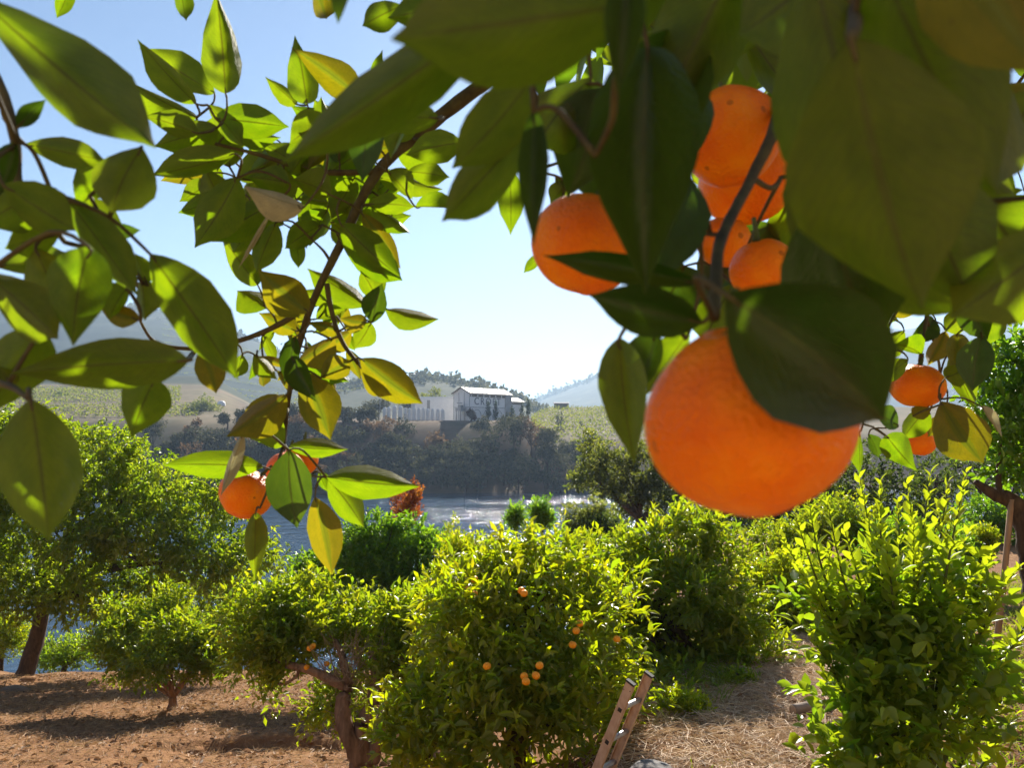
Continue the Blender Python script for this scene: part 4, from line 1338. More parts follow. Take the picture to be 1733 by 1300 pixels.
def stone(name, label, px, py, Y_, rx, ry, rz_, seed):
    import bmesh
    bm = bmesh.new()
    bmesh.ops.create_icosphere(bm, subdivisions=3, radius=1)
    r_ = np.random.default_rng(seed)
    pl = [(Vector(unit(r_.normal(size=3))), r_.uniform(.62, .9)) for _ in range(9)]
    c = at(px, py, Y_)
    c.z = hz(c.x, Y_) + rz_ * .35
    for v in bm.verts:
        p = v.co.copy()
        for n_, d_ in pl:
            e = p.dot(n_) - d_
            if e > 0: p -= n_ * e * .9
        v.co = Vector((p.x * rx + c.x, p.y * ry + c.y, p.z * rz_ + c.z))
    me_ = bpy.data.meshes.new(name); bm.to_mesh(me_); bm.free()
    for p in me_.polygons: p.use_smooth = True
    o = link(name, me_, M['stone'])
    return tag(o, label, 'stone')


stone('stone', 'flat grey stone lying beside the ladder foot', 1102, 1268, 5.5, .17, .15, .075, 5)
stone('stone', 'small brown grey stone half under the flat stone by the ladder', 1073, 1280, 5.5, .10, .08, .06, 6)
lump = stone('stone', 'dark brown lump of earth and stone on the bare slope at far left', 25, 1183, 15.5, .30, .2, .09, 8)
lump.data.materials[0] = M['pad']


def log(name, label, a, b, r0, r1, seg=12):
    root = empty(name, (a + b) / 2, label, 'log')
    p, r_ = smooth_path([a, a.lerp(b, .5) + Vector((0, 0, .01)), b], [r0, (r0 + r1) / 2, r1], 5)
    MB().tube(p, r_, seg, .07).build('bark', M['log_wood'], root, smooth=True)
    d_ = (a - b).normalized()
    MB().tube([a + d_ * .002, a + d_ * .008], [r0 * .9, r0 * .88], seg).build('cut_face', M['rail'], root)
    return root


la = at(1342, 1192, 6.8); lb2 = at(1405, 1212, 6.9)
for q in (la, lb2): q.z = hz(q.x, q.y) + .045
la.z += .04
log('log', 'short cut grey log lying beside the straw path', la, lb2, .05, .045)
la = at(1640, 1240, 4.6); lb2 = at(1700, 1330, 4.2)
for q in (la, lb2): q.z = hz(q.x, q.y) + .03
log('log', 'thin pale fallen branch under the lemon bush', la, lb2, .018, .022)

# ------------------------------------------------------------------ straw, dry grass, weeds
def blades(name, label, pts, L, W, lean, mat, seed, cat, flat=False):
    rr_ = np.random.default_rng(seed)
    n = len(pts)
    x, y = pts[:, 0], pts[:, 1]
    z = H(x, y)
    a_ = rr_.uniform(0, 2 * np.pi, n)
    el = rr_.uniform(.02, .35, n) if flat else rr_.uniform(.7, 1.5, n) - lean
    d_ = np.stack([np.cos(a_) * np.cos(el), np.sin(a_) * np.cos(el), np.sin(el)], 1)
    LL = L * rr_.uniform(.5, 1.3, n)
    B = np.stack([x, y, z + (rr_.uniform(.0, .05, n) if flat else 0)], 1)
    sd = unit(np.cross(d_, unit(rr_.normal(size=(n, 3))))) * (W * rr_.uniform(.6, 1.3, n))[:, None]
    bend = np.stack([rr_.normal(0, .18, n), rr_.normal(0, .18, n), -rr_.uniform(.05, .3, n)], 1) * LL[:, None]
    mid = B + d_ * LL[:, None] * .5
    tip = B + d_ * LL[:, None] + bend
    if flat: tip[:, 2] = np.maximum(tip[:, 2], H(tip[:, 0], tip[:, 1]) + .004)
    v = np.stack([B - sd, B + sd, mid + sd * .8, mid - sd * .8, tip + sd * .15, tip - sd * .15], 1).reshape(-1, 3)
    f = np.array([[0, 1, 2, 3], [3, 2, 4, 5]])
    faces_ = (f[None] + (np.arange(n) * 6)[:, None, None]).reshape(-1, 4)
    o = link(name, fast_mesh(name, v, faces_, np.repeat(np.clip(rr_.normal(.5, .3, n), 0, 1), 6)), M[mat])
    return tag(o, label, cat, kind='stuff')


def scatter(px0, px1, y0, y1, n, seed):
    rr_ = np.random.default_rng(seed)
    y = y0 + (y1 - y0) * rr_.random(n) ** .8
    px = rr_.uniform(px0, px1, n)
    return np.stack([PAX(px) * y, y], 1)


def straw_path(n, seed):
    rr_ = np.random.default_rng(seed)
    y = rr_.uniform(4.6, 10.5, n)
    c = np.interp(y, [4.6, 5.5, 7, 9, 10.5], [PAX(1190), PAX(1230), PAX(1270), PAX(1340), PAX(1380)]) * y
    x = c + rr_.normal(0, .55, n)
    return np.stack([x, y], 1)


blades('straw', 'loose pale straw strewn over the path by the ladder', straw_path(17000, 91), .22, .0028, 0, 'straw_pale', 92, 'straw', flat=True)
blades('straw', 'fine dry straw over the orchard soil', scatter(-250, 760, 8.2, 18.5, 17000, 93), .16, .003, 0, 'straw', 94, 'straw', flat=True)
blades('dry_grass', 'short dry grass tufts on the brown slope', scatter(-250, 760, 8.2, 18.5, 15000, 95), .10, .003, .3, 'straw', 96, 'grass')
def flat_leaves(name, label, pts, L, mat, seed, cat):
    rr_ = np.random.default_rng(seed)
    n = len(pts)
    B = np.stack([pts[:, 0], pts[:, 1], H(pts[:, 0], pts[:, 1]) + rr_.uniform(.004, .03, n)], 1)
    d_ = unit(rr_.normal(size=(n, 3)) * np.array([1, 1, .25])); nm = unit(rr_.normal(size=(n, 3)) * .5 + np.array([0, 0, 1]))
    LL_ = L * rr_.uniform(.5, 1.3, n)
    v, f, k_ = leaf_faces(B, d_, nm, LL_, LL_ * .45, 1, .35, .2)
    o = link(name, fast_mesh(name, v, f, np.repeat(rr_.random(n), k_)), M[mat])
    return tag(o, label, cat, kind='stuff')


flat_leaves('leaf_litter', 'dry brown leaf litter scattered under the orchard trees', np.concatenate([scatter(-250, 760, 8.2, 18.5, 5000, 111), scatter(1050, 1800, 4.4, 11, 2500, 112)]), .08, 'litter', 113, 'litter')
rr_ = np.random.default_rng(115)                     # clods of earth
cp = np.concatenate([scatter(-250, 760, 8.2, 18, 700, 116), scatter(1100, 1750, 4.6, 10, 260, 117)])
ico = np.array([[0, 0, 1], [.89, 0, .45], [.28, .85, .45], [-.72, .53, .45], [-.72, -.53, .45], [.28, -.85, .45], [.72, .53, -.45], [-.28, .85, -.45], [-.89, 0, -.45], [-.28, -.85, -.45], [.72, -.53, -.45], [0, 0, -1]])
icf = np.array([[0, 1, 2], [0, 2, 3], [0, 3, 4], [0, 4, 5], [0, 5, 1], [1, 6, 2], [2, 7, 3], [3, 8, 4], [4, 9, 5], [5, 10, 1], [6, 7, 2], [7, 8, 3], [8, 9, 4], [9, 10, 5], [10, 6, 1], [11, 7, 6], [11, 8, 7], [11, 9, 8], [11, 10, 9], [11, 6, 10]])
nC = len(cp)
sz_ = .02 * rr_.lognormal(0, .6, nC)
V = ico[None] * (1 + .25 * rr_.normal(size=(nC, 12, 1))) * sz_[:, None, None] * np.array([1.2, 1.2, .8]) + np.stack([cp[:, 0], cp[:, 1], H(cp[:, 0], cp[:, 1])], 1)[:, None]
o = link('clods', fast_mesh('clods', V.reshape(-1, 3), (icf[None] + (np.arange(nC) * 12)[:, None, None]).reshape(-1, 3)), M['ground'])
tag(o, 'small clods of reddish earth on the orchard floor', 'clods', kind='stuff')
p1 = scatter(1560, 1900, 4.2, 15, 9000, 97)
blades('grass', 'green weeds and grass on the terrace right of the lemon bush', p1, .13, .006, .3, 'grass', 98, 'grass')
rr_ = np.random.default_rng(99)
p2 = np.stack([rr_.normal(PAX(1330) * 5.0, .35, 1800), rr_.normal(4.95, .3, 1800)], 1)
blades('grass', 'sparse grass at the near edge of the straw path', p2, .10, .003, .3, 'grass', 100, 'grass')
p3 = scatter(1100, 1420, 7.0, 9.5, 1500, 101)
blades('grass', 'tall weeds under the green orange tree beside the path', p3[p3[:, 0] < PAX(1230) * p3[:, 1]], .3, .004, .2, 'grass', 102, 'grass')

# ------------------------------------------------------------------ the near orange tree we stand under
TW = [0, .05, .12, .22, .34, .46, .58, .70, .80, .88, .94, 1.0]
WW_ = [.02, .13, .25, .37, .46, .50, .475, .39, .27, .15, .065, .006]


def blade_mesh(seed, hi=True):
    r_ = np.random.default_rng(seed)
    fold = r_.uniform(.12, .50); curl = r_.uniform(-.12, .30); wav = r_.uniform(.0, .014); tw = r_.uniform(-.35, .35); sideb = r_.uniform(-.06, .06); sh = r_.uniform(-.04, .05)
    us = [-1, -.66, -.33, 0, .33, .66, 1] if hi else [-1, 0, 1]
    vs, uvs = [], []
    ph = r_.uniform(0, 6); pw_ = r_.uniform(.92, 1.14); bite = -9
    for t0, w in zip(TW, WW_):
        t = t0 ** pw_
        w = w * (1 + .025 * math.sin(t * 23 + ph * 2)) * (1 + .04 * math.sin(t * 9 + ph)) * (1 + sh * math.cos(t * 3))
        for u in us:
            e = wav * abs(u) * math.sin(t * 17 + ph + (1.5 if u > 0 else 0))
            if u > .5 and abs(t - bite) < .06: w = w * .8
            x = u * w + sideb * math.sin(math.pi * t)
            z = abs(u) ** 1.3 * w * fold * 2 + e - curl * t * t + .0
            a_ = tw * t
            vs.append((x * math.cos(a_) - z * math.sin(a_) * .0, t, z + x * math.sin(a_)))
            uvs.append((.5 + u * .5 * 1.0, t))
    nu = len(us)
    fs = []
    for i in range(len(TW) - 1):
        for j in range(nu - 1):
            fs.append((i * nu + j, i * nu + j + 1, (i + 1) * nu + j + 1, (i + 1) * nu + j))
    # short petiole
    me_ = bpy.data.meshes.new('leaf')
    me_.from_pydata(vs, [], fs)
    uvl = me_.uv_layers.new(name='UVMap')
    for lp in me_.loops:
        uvl.data[lp.index].uv = uvs[lp.vertex_index]
    for p in me_.polygons: p.use_smooth = True
    return me_


BL = {}
for key, mk in (('g', 'leaf'), ('d', 'leaf_dark'), ('y', 'leaf_yellow'), ('p', 'leaf_pale')):
    BL[key] = []
    for i in range(14 if key == 'g' else 7):
        me_ = blade_mesh(300 + i)
        me_.materials.append(M[mk])
        BL[key].append(me_)

tb = Vector((1.75, 2.0, hz(1.75, 2.0)))
near_tree = empty('orange_tree', tb, 'near orange tree whose leafy branches hang blurred across the top of the view', 'tree')
LIMB = Vector((.35, 1.0, .66))
trunk_mesh([([tb - Vector((0, 0, .2)), tb + Vector((0, 0, .05)), Vector((1.72, 1.98, -1.0)), Vector((1.6, 1.85, -.1)), Vector((1.35, 1.6, .5)), Vector((.9, 1.3, .78)), LIMB], [.14, .11, .085, .07, .045, .03, .02]),
            ([Vector((1.6, 1.85, -.1)), at(1800, 520, 1.95), at(1690, 320, 2.1), at(1650, 80, 2.05), at(1600, -120, 2.0), at(1560, -320, 1.9)], [.05, .042, .036, .03, .022, .01]),
            ([at(1690, 320, 2.1), at(1580, 180, 2.2), at(1480, 40, 2.3)], [.022, .016, .008]),
            ([Vector((1.35, 1.6, .5)), Vector((1.7, 1.0, 1.1)), Vector((1.6, .4, 1.5))], [.04, .03, .012])], M['bark'], near_tree, seg=10, rough=.08)


def make_branch(limbs, leaves, seed, label=None, fine=.0012, twigmat='twig'):
    """limbs: [(control points, radii)]; leaves: (bx,by,tx,ty,w,depth,kind[,roll]). Twigs join each leaf to the nearest wood."""
    rr_ = np.random.default_rng(seed)
    mb_ = MB()
    nodes = []
    for ctrl, rad in limbs:
        p, r_ = smooth_path(ctrl, rad, 6)
        mb_.tube(p, r_, 8, .06)
        nodes += p
    items = []
    for lf in leaves:
        bx_, by_, tx_, ty_, w_, d_, kind = lf[:7]
        ln = math.hypot(tx_ - bx_, ty_ - by_) * d_ / F
        td = d_ + rr_.normal(0, .22) * ln
        B = at(bx_, by_, d_); T_ = at(tx_, ty_, td)
        roll = lf[7] if len(lf) > 7 else float(np.clip(rr_.normal(0, 22), -42, 42))
        items.append([B, T_, w_ * d_ / F, kind, math.radians(roll)])
    NP = [np.array(list(p)) for p in nodes]
    todo = list(range(len(items)))
    for it in items: it.append(None)
    pend = sorted(todo, key=lambda i: min(np.linalg.norm(np.array(items[i][0]) - q) for q in NP))
    for i in pend:
        B = items[i][0]
        q = np.array(NP)
        dd = np.linalg.norm(q - np.array(B), axis=1)
        j = int(np.argmin(dd))
        a_ = Vector(q[j])
        L_ = (B - a_).length
        ax_ = (items[i][1] - B).normalized()
        if L_ > .002 and L_ < .5:
            m_ = a_.lerp(B, .6) - ax_ * min(L_ * .16, .012) + Vector((0, 0, .04 * L_))
            p, r_ = smooth_path([a_, m_, B, B + ax_ * .006], [fine * (1.0 + min(L_, .2) * 5), fine * 1.1, fine * .8, fine * .5], 4)
            mb_.tube(p, r_, 5)
            NP += [np.array(list(x)) for x in p[2:-1:2]]
        NP.append(np.array(list(B)))
    br = mb_.build('branch', M[twigmat], near_tree, smooth=True)
    if label: br['label'] = label
    for k_, (B, T_, w_, kind, roll, _) in enumerate(items):
        a_ = T_ - B
        L_ = a_.length
        a_.normalize()
        view = ((B + T_) * .5).normalized()
        up_face = kind.isupper() or kind.lower() == 'd'
        nrm = -view if up_face else view
        nrm = (nrm - a_ * nrm.dot(a_)).normalized()
        nrm = Matrix.Rotation(roll, 3, a_) @ nrm
        s_ = a_.cross(nrm).normalized()
        nrm = s_.cross(a_)
        W_ = w_ / max(.35, math.cos(roll))
        me_ = BL[kind.lower()][int(rr_.integers(len(BL[kind.lower()])))]
        mt = Matrix((s_ * W_, a_ * L_, nrm * (.55 * L_ + .25 * W_))).transposed().to_4x4()
        mt.translation = B
        o = bpy.data.objects.new('leaf', me_)
        COL.objects.link(o)
        o.parent = br
        o.matrix_basis = mt
    return br


# left hanging branch with fruit at its end
A_LEAVES = [
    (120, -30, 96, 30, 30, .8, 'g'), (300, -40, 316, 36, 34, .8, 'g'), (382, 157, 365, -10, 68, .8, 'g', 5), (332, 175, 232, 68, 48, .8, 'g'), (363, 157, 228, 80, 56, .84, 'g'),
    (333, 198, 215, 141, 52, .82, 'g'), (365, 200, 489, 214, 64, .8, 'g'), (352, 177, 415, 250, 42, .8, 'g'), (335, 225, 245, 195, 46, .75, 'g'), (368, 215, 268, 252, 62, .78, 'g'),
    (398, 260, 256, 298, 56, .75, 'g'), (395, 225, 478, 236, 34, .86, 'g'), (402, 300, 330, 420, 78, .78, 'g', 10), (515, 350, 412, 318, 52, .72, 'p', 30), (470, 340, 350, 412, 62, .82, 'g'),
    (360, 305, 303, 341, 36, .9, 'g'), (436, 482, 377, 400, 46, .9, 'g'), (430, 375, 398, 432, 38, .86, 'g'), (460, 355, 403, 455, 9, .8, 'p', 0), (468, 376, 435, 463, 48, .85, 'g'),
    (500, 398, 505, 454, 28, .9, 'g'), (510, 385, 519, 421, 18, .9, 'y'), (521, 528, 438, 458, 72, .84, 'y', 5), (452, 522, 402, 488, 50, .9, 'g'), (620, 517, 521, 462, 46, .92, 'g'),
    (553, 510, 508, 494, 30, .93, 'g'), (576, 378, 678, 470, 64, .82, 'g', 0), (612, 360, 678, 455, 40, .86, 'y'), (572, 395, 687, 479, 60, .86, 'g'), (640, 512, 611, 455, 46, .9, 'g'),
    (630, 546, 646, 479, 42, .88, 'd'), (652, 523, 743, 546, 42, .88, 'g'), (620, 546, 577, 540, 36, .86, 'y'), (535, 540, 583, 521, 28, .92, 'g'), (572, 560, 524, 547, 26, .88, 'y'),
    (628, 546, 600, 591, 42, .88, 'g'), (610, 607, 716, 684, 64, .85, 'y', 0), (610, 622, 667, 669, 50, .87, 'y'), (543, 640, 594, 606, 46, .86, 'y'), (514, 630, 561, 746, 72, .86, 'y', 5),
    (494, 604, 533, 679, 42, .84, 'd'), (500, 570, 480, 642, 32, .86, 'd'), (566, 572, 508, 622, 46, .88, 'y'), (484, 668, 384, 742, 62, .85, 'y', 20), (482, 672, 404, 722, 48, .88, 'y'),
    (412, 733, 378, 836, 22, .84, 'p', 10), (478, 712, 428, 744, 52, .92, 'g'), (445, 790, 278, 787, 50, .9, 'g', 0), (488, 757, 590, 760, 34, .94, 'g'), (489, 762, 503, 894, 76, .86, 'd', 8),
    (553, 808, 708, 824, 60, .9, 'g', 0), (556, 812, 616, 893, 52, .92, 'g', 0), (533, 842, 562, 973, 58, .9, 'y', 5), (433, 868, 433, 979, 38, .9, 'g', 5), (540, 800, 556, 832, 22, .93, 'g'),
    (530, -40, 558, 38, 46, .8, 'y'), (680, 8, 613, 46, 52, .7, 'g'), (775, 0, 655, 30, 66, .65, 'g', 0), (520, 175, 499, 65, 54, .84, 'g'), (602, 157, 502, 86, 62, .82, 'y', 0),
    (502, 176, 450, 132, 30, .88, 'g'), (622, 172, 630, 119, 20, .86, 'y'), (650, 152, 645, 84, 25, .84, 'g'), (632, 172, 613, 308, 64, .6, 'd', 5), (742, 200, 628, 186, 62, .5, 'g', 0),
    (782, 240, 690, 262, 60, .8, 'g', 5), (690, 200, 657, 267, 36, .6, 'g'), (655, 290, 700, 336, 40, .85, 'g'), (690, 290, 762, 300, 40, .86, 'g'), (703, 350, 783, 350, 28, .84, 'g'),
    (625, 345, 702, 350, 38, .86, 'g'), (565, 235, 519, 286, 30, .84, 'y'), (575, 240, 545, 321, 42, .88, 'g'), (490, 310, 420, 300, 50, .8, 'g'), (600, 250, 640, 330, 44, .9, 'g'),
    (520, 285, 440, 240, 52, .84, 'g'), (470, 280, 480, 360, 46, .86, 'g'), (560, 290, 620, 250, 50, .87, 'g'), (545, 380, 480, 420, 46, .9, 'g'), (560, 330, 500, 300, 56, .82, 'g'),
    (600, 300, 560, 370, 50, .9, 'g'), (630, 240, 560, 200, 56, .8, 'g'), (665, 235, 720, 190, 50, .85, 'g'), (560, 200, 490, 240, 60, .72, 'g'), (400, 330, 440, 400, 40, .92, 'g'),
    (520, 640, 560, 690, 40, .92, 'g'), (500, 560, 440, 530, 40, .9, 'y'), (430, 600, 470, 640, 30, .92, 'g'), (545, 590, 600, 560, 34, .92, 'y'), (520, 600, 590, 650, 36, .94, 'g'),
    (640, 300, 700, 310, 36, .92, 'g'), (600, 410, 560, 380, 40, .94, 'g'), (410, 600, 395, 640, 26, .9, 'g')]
rr_ = np.random.default_rng(500)
for k in range(55):                                   # leaves deeper in the cluster
    t = rr_.random()
    bx_, by_ = rr_.uniform(340, 680), rr_.uniform(215, 385)
    if bx_ < 420 and by_ > 330: continue
    an = rr_.uniform(0, 6.28); ln = rr_.uniform(65, 105)
    A_LEAVES.append((bx_, by_, bx_ + ln * math.cos(an), by_ + ln * math.sin(an) * .8, rr_.uniform(34, 52), rr_.uniform(.84, 1.15), 'y' if rr_.random() < .12 else 'g'))
for k in range(22):
    bx_, by_ = rr_.uniform(430, 590), rr_.uniform(520, 650)
    an = rr_.uniform(0.3, 2.8); ln = rr_.uniform(30, 60)
    A_LEAVES.append((bx_, by_, bx_ + ln * math.cos(an), by_ + ln * math.sin(an), rr_.uniform(14, 26), rr_.uniform(.95, 1.1), 'y' if rr_.random() < .5 else 'g'))
A_LIMBS = [([LIMB, at(930, 60, .97), at(820, 140, .93), at(735, 205, .9), at(640, 290, .88), at(578, 410, .88), at(530, 510, .9), at(502, 600, .92), at(486, 690, .95), at(479, 762, .97)],
            [.012, .010, .0090, .0080, .0064, .0052, .0043, .0036, .0032, .0028]),
           ([at(530, 508, .9), at(480, 545, .9), at(410, 575, .9), at(330, 590, .88), at(265, 580, .85), at(238, 545, .82)], [.0042, .0036, .003, .0025, .002, .0014]),
           ([at(553, 480, .89), at(562, 530, .89), at(580, 580, .88), at(607, 616, .87)], [.0034, .003, .0026, .0022]),
           ([at(640, 290, .88), at(560, 292, .86), at(510, 285, .85), at(440, 262, .83), at(345, 238, .81)], [.004, .0036, .003, .0024, .0015]),
           ([at(560, 445, .89), at(548, 425, .88), at(526, 404, .88)], [.002, .0016, .001]),
           ([at(700, 235, .88), at(760, 235, .84), at(818, 242, .8)], [.002, .0015, .001]),
           ([at(345, 238, .81), at(380, 200, .8), at(384, 165, .8)], [.0015, .0012, .001]),
           ([LIMB, at(1000, -130, .85), at(700, -130, .75), at(500, -110, .8), at(300, -100, .82), at(110, -90, .82)], [.008, .006, .004, .003, .002, .0015]),
           ([at(479, 750, .97), at(520, 800, .93), at(552, 808, .9)], [.002, .0015, .0012]),
           ([at(479, 755, .97), at(465, 800, .93), at(440, 860, .92)], [.0022, .0018, .0012])]
make_branch(A_LIMBS, A_LEAVES, 601, 'sunlit branch hanging down with green and yellowing leaves')

# big shaded leaves at the left edge
L_LEAVES = [
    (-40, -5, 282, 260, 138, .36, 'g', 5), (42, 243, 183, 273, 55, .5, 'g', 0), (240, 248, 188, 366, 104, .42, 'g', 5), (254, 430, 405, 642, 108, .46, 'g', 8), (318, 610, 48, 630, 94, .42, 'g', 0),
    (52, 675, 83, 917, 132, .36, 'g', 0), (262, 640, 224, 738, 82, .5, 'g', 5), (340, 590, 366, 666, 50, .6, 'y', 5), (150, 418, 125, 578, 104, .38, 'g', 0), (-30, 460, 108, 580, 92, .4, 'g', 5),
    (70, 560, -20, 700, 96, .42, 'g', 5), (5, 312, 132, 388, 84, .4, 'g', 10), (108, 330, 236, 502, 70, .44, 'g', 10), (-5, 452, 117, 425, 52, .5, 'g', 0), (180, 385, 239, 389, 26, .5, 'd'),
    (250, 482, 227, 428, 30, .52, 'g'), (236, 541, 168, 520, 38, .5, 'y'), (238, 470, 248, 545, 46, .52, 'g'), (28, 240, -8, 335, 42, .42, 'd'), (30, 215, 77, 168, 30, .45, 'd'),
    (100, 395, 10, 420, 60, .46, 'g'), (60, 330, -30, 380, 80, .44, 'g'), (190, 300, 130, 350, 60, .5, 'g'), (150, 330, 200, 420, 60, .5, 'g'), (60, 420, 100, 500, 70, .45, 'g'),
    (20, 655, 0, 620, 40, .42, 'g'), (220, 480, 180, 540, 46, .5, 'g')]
L_LIMBS = [([at(-160, -40, .5), at(-20, 110, .46), at(25, 235, .45), at(30, 305, .45), at(70, 360, .45), at(110, 410, .46)], [.006, .0035, .003, .0028, .002, .0015]),
           ([at(-120, 600, .45), at(-30, 640, .42), at(20, 655, .4), at(48, 676, .38)], [.004, .0022, .0018, .0012]),
           ([at(238, 545, .82), at(240, 500, .68), at(200, 440, .55), at(110, 410, .46)], [.0014, .0016, .0016, .0015]),
           ([at(330, 590, .88), at(326, 602, .6), at(318, 610, .43)], [.0018, .0014, .001]),
           ([at(330, 590, .88), at(300, 625, .65), at(264, 640, .51)], [.0015, .0012, .001]),
           ([at(-160, -40, .5), at(-120, 300, .5), at(-120, 600, .45)], [.006, .005, .004]),
           ([at(-160, -40, .5), at(-100, -250, .6), at(300, -420, .8), LIMB], [.006, .007, .009, .012])]
make_branch(L_LIMBS, L_LEAVES, 602, 'shaded twig of large dim leaves close to the viewer at left')

# blurred leaves round the big fruit
R_LEAVES = [
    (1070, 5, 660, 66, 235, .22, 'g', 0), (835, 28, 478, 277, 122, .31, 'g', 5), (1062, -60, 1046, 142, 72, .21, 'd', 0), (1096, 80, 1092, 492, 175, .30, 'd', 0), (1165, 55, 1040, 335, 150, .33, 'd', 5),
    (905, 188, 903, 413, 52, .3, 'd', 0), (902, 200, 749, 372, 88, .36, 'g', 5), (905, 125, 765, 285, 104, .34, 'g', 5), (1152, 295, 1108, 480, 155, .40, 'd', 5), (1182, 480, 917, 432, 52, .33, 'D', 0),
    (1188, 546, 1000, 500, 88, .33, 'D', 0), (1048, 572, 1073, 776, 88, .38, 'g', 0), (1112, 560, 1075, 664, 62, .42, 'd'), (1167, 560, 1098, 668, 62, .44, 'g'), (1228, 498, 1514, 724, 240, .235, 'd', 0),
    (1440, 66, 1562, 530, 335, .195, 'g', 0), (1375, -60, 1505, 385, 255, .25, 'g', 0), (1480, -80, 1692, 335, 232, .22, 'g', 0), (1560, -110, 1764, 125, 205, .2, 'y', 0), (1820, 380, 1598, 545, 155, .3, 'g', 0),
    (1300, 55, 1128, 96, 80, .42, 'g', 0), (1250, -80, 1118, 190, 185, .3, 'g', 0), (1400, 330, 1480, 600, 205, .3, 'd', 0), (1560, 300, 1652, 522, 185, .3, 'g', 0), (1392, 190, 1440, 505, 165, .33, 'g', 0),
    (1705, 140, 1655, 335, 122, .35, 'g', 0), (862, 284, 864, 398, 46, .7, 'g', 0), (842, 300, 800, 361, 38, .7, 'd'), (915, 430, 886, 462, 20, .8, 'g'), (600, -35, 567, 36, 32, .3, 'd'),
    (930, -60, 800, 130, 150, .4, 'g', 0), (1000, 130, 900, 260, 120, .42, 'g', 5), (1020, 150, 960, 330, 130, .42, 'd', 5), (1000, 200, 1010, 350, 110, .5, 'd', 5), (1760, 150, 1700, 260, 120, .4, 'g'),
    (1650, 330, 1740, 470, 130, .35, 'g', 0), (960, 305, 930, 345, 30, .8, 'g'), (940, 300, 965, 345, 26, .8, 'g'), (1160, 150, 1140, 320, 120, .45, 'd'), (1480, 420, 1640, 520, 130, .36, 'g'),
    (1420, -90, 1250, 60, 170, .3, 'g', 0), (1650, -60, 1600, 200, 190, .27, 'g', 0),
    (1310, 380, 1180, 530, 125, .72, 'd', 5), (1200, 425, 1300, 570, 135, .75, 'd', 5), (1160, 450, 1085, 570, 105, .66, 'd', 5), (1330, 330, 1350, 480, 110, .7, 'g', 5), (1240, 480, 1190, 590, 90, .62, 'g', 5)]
rr_ = np.random.default_rng(510)
for k in range(46):
    bx_, by_ = rr_.uniform(1040, 1720), rr_.uniform(-60, 470)
    if 1090 < bx_ < 1390 and 120 < by_: continue
    if bx_ < 1090 and by_ > 270: continue
    an = rr_.uniform(.6, 2.6); ln = rr_.uniform(110, 210)
    tx_, ty_ = bx_ + ln * math.cos(an), by_ + ln * math.sin(an)
    if 1140 < tx_ < 1340 and 130 < ty_ or ty_ > 520 or (tx_ < 1090 and ty_ > 330): continue
    R_LEAVES.append((bx_, by_, tx_, ty_, ln * rr_.uniform(.4, .55), rr_.uniform(.34, .62), rr_.choice(['g', 'g', 'd', 'y'])))
R_LIMBS = [([LIMB, at(1330, 60, .75), at(1318, 190, .52), at(1272, 300, .47), at(1222, 400, .40), at(1212, 470, .345), at(1208, 535, .30)], [.008, .006, .0045, .0035, .003, .0028, .0026]),
           ([at(1272, 300, .47), at(1305, 318, .50), at(1322, 300, .53)], [.002, .0018, .0012]),
           ([at(1222, 398, .4), at(1190, 395, .42), at(1150, 390, .46)], [.0014, .0012, .001]),
           ([LIMB, at(1400, -200, .6), at(1440, -40, .3), at(1442, 66, .2)], [.008, .006, .003, .0018]),
           ([LIMB, at(1100, -150, .6), at(1060, -60, .35), at(1075, 5, .23)], [.008, .005, .003, .0016]),
           ([at(1046, 110, .24), at(1040, 160, .25), at(1035, 205, .26), at(1008, 262, .28)], [.0015, .0014, .0013, .001])]
make_branch(R_LIMBS, R_LEAVES, 603, 'dim blurred spray of big leaves around the largest orange')

# hanging spray at the right with two fruits
C_LEAVES = [
    (1592, 680, 1666, 787, 88, 1.0, 'y', 0), (1662, 568, 1646, 662, 58, .95, 'd', 5), (1625, 508, 1672, 577, 48, .95, 'd', 5), (1620, 565, 1626, 652, 38, 1.0, 'y', 5), (1537, 608, 1494, 648, 34, 1.0, 'g'),
    (1500, 738, 1548, 792, 48, .95, 'g', 5), (1455, 732, 1458, 803, 22, .95, 'g'), (1660, 688, 1697, 737, 14, 1.0, 'p'), (1560, 600, 1515, 575, 40, 1.05, 'g'), (1600, 560, 1570, 620, 34, 1.1, 'y'),
    (1530, 560, 1490, 610, 40, 1.05, 'g'), (1580, 540, 1540, 580, 36, 1.1, 'd'), (1610, 600, 1650, 690, 44, 1.05, 'g'), (1570, 690, 1530, 745, 40, 1.05, 'g'), (1600, 700, 1570, 740, 30, 1.1, 'y'),
    (1480, 520, 1520, 545, 30, 1.1, 'g'), (1640, 520, 1600, 560, 40, 1.1, 'g'), (1690, 520, 1660, 590, 40, 1.1, 'g'), (1560, 520, 1500, 530, 40, 1.2, 'y'), (1470, 735, 1490, 775, 26, 1.0, 'd'),
    (1520, 720, 1480, 700, 40, .9, 'd'), (1600, 640, 1640, 620, 40, 1.0, 'g'), (1725, 370, 1700, 420, 30, 1.3, 'g'), (1735, 330, 1690, 350, 26, 1.3, 'g'), (1700, 460, 1733, 420, 30, 1.2, 'g'),
    (1520, 660, 1500, 620, 34, 1.1, 'g'), (1545, 705, 1575, 690, 28, 1.0, 'y'), (1500, 540, 1475, 580, 34, 1.0, 'g')]
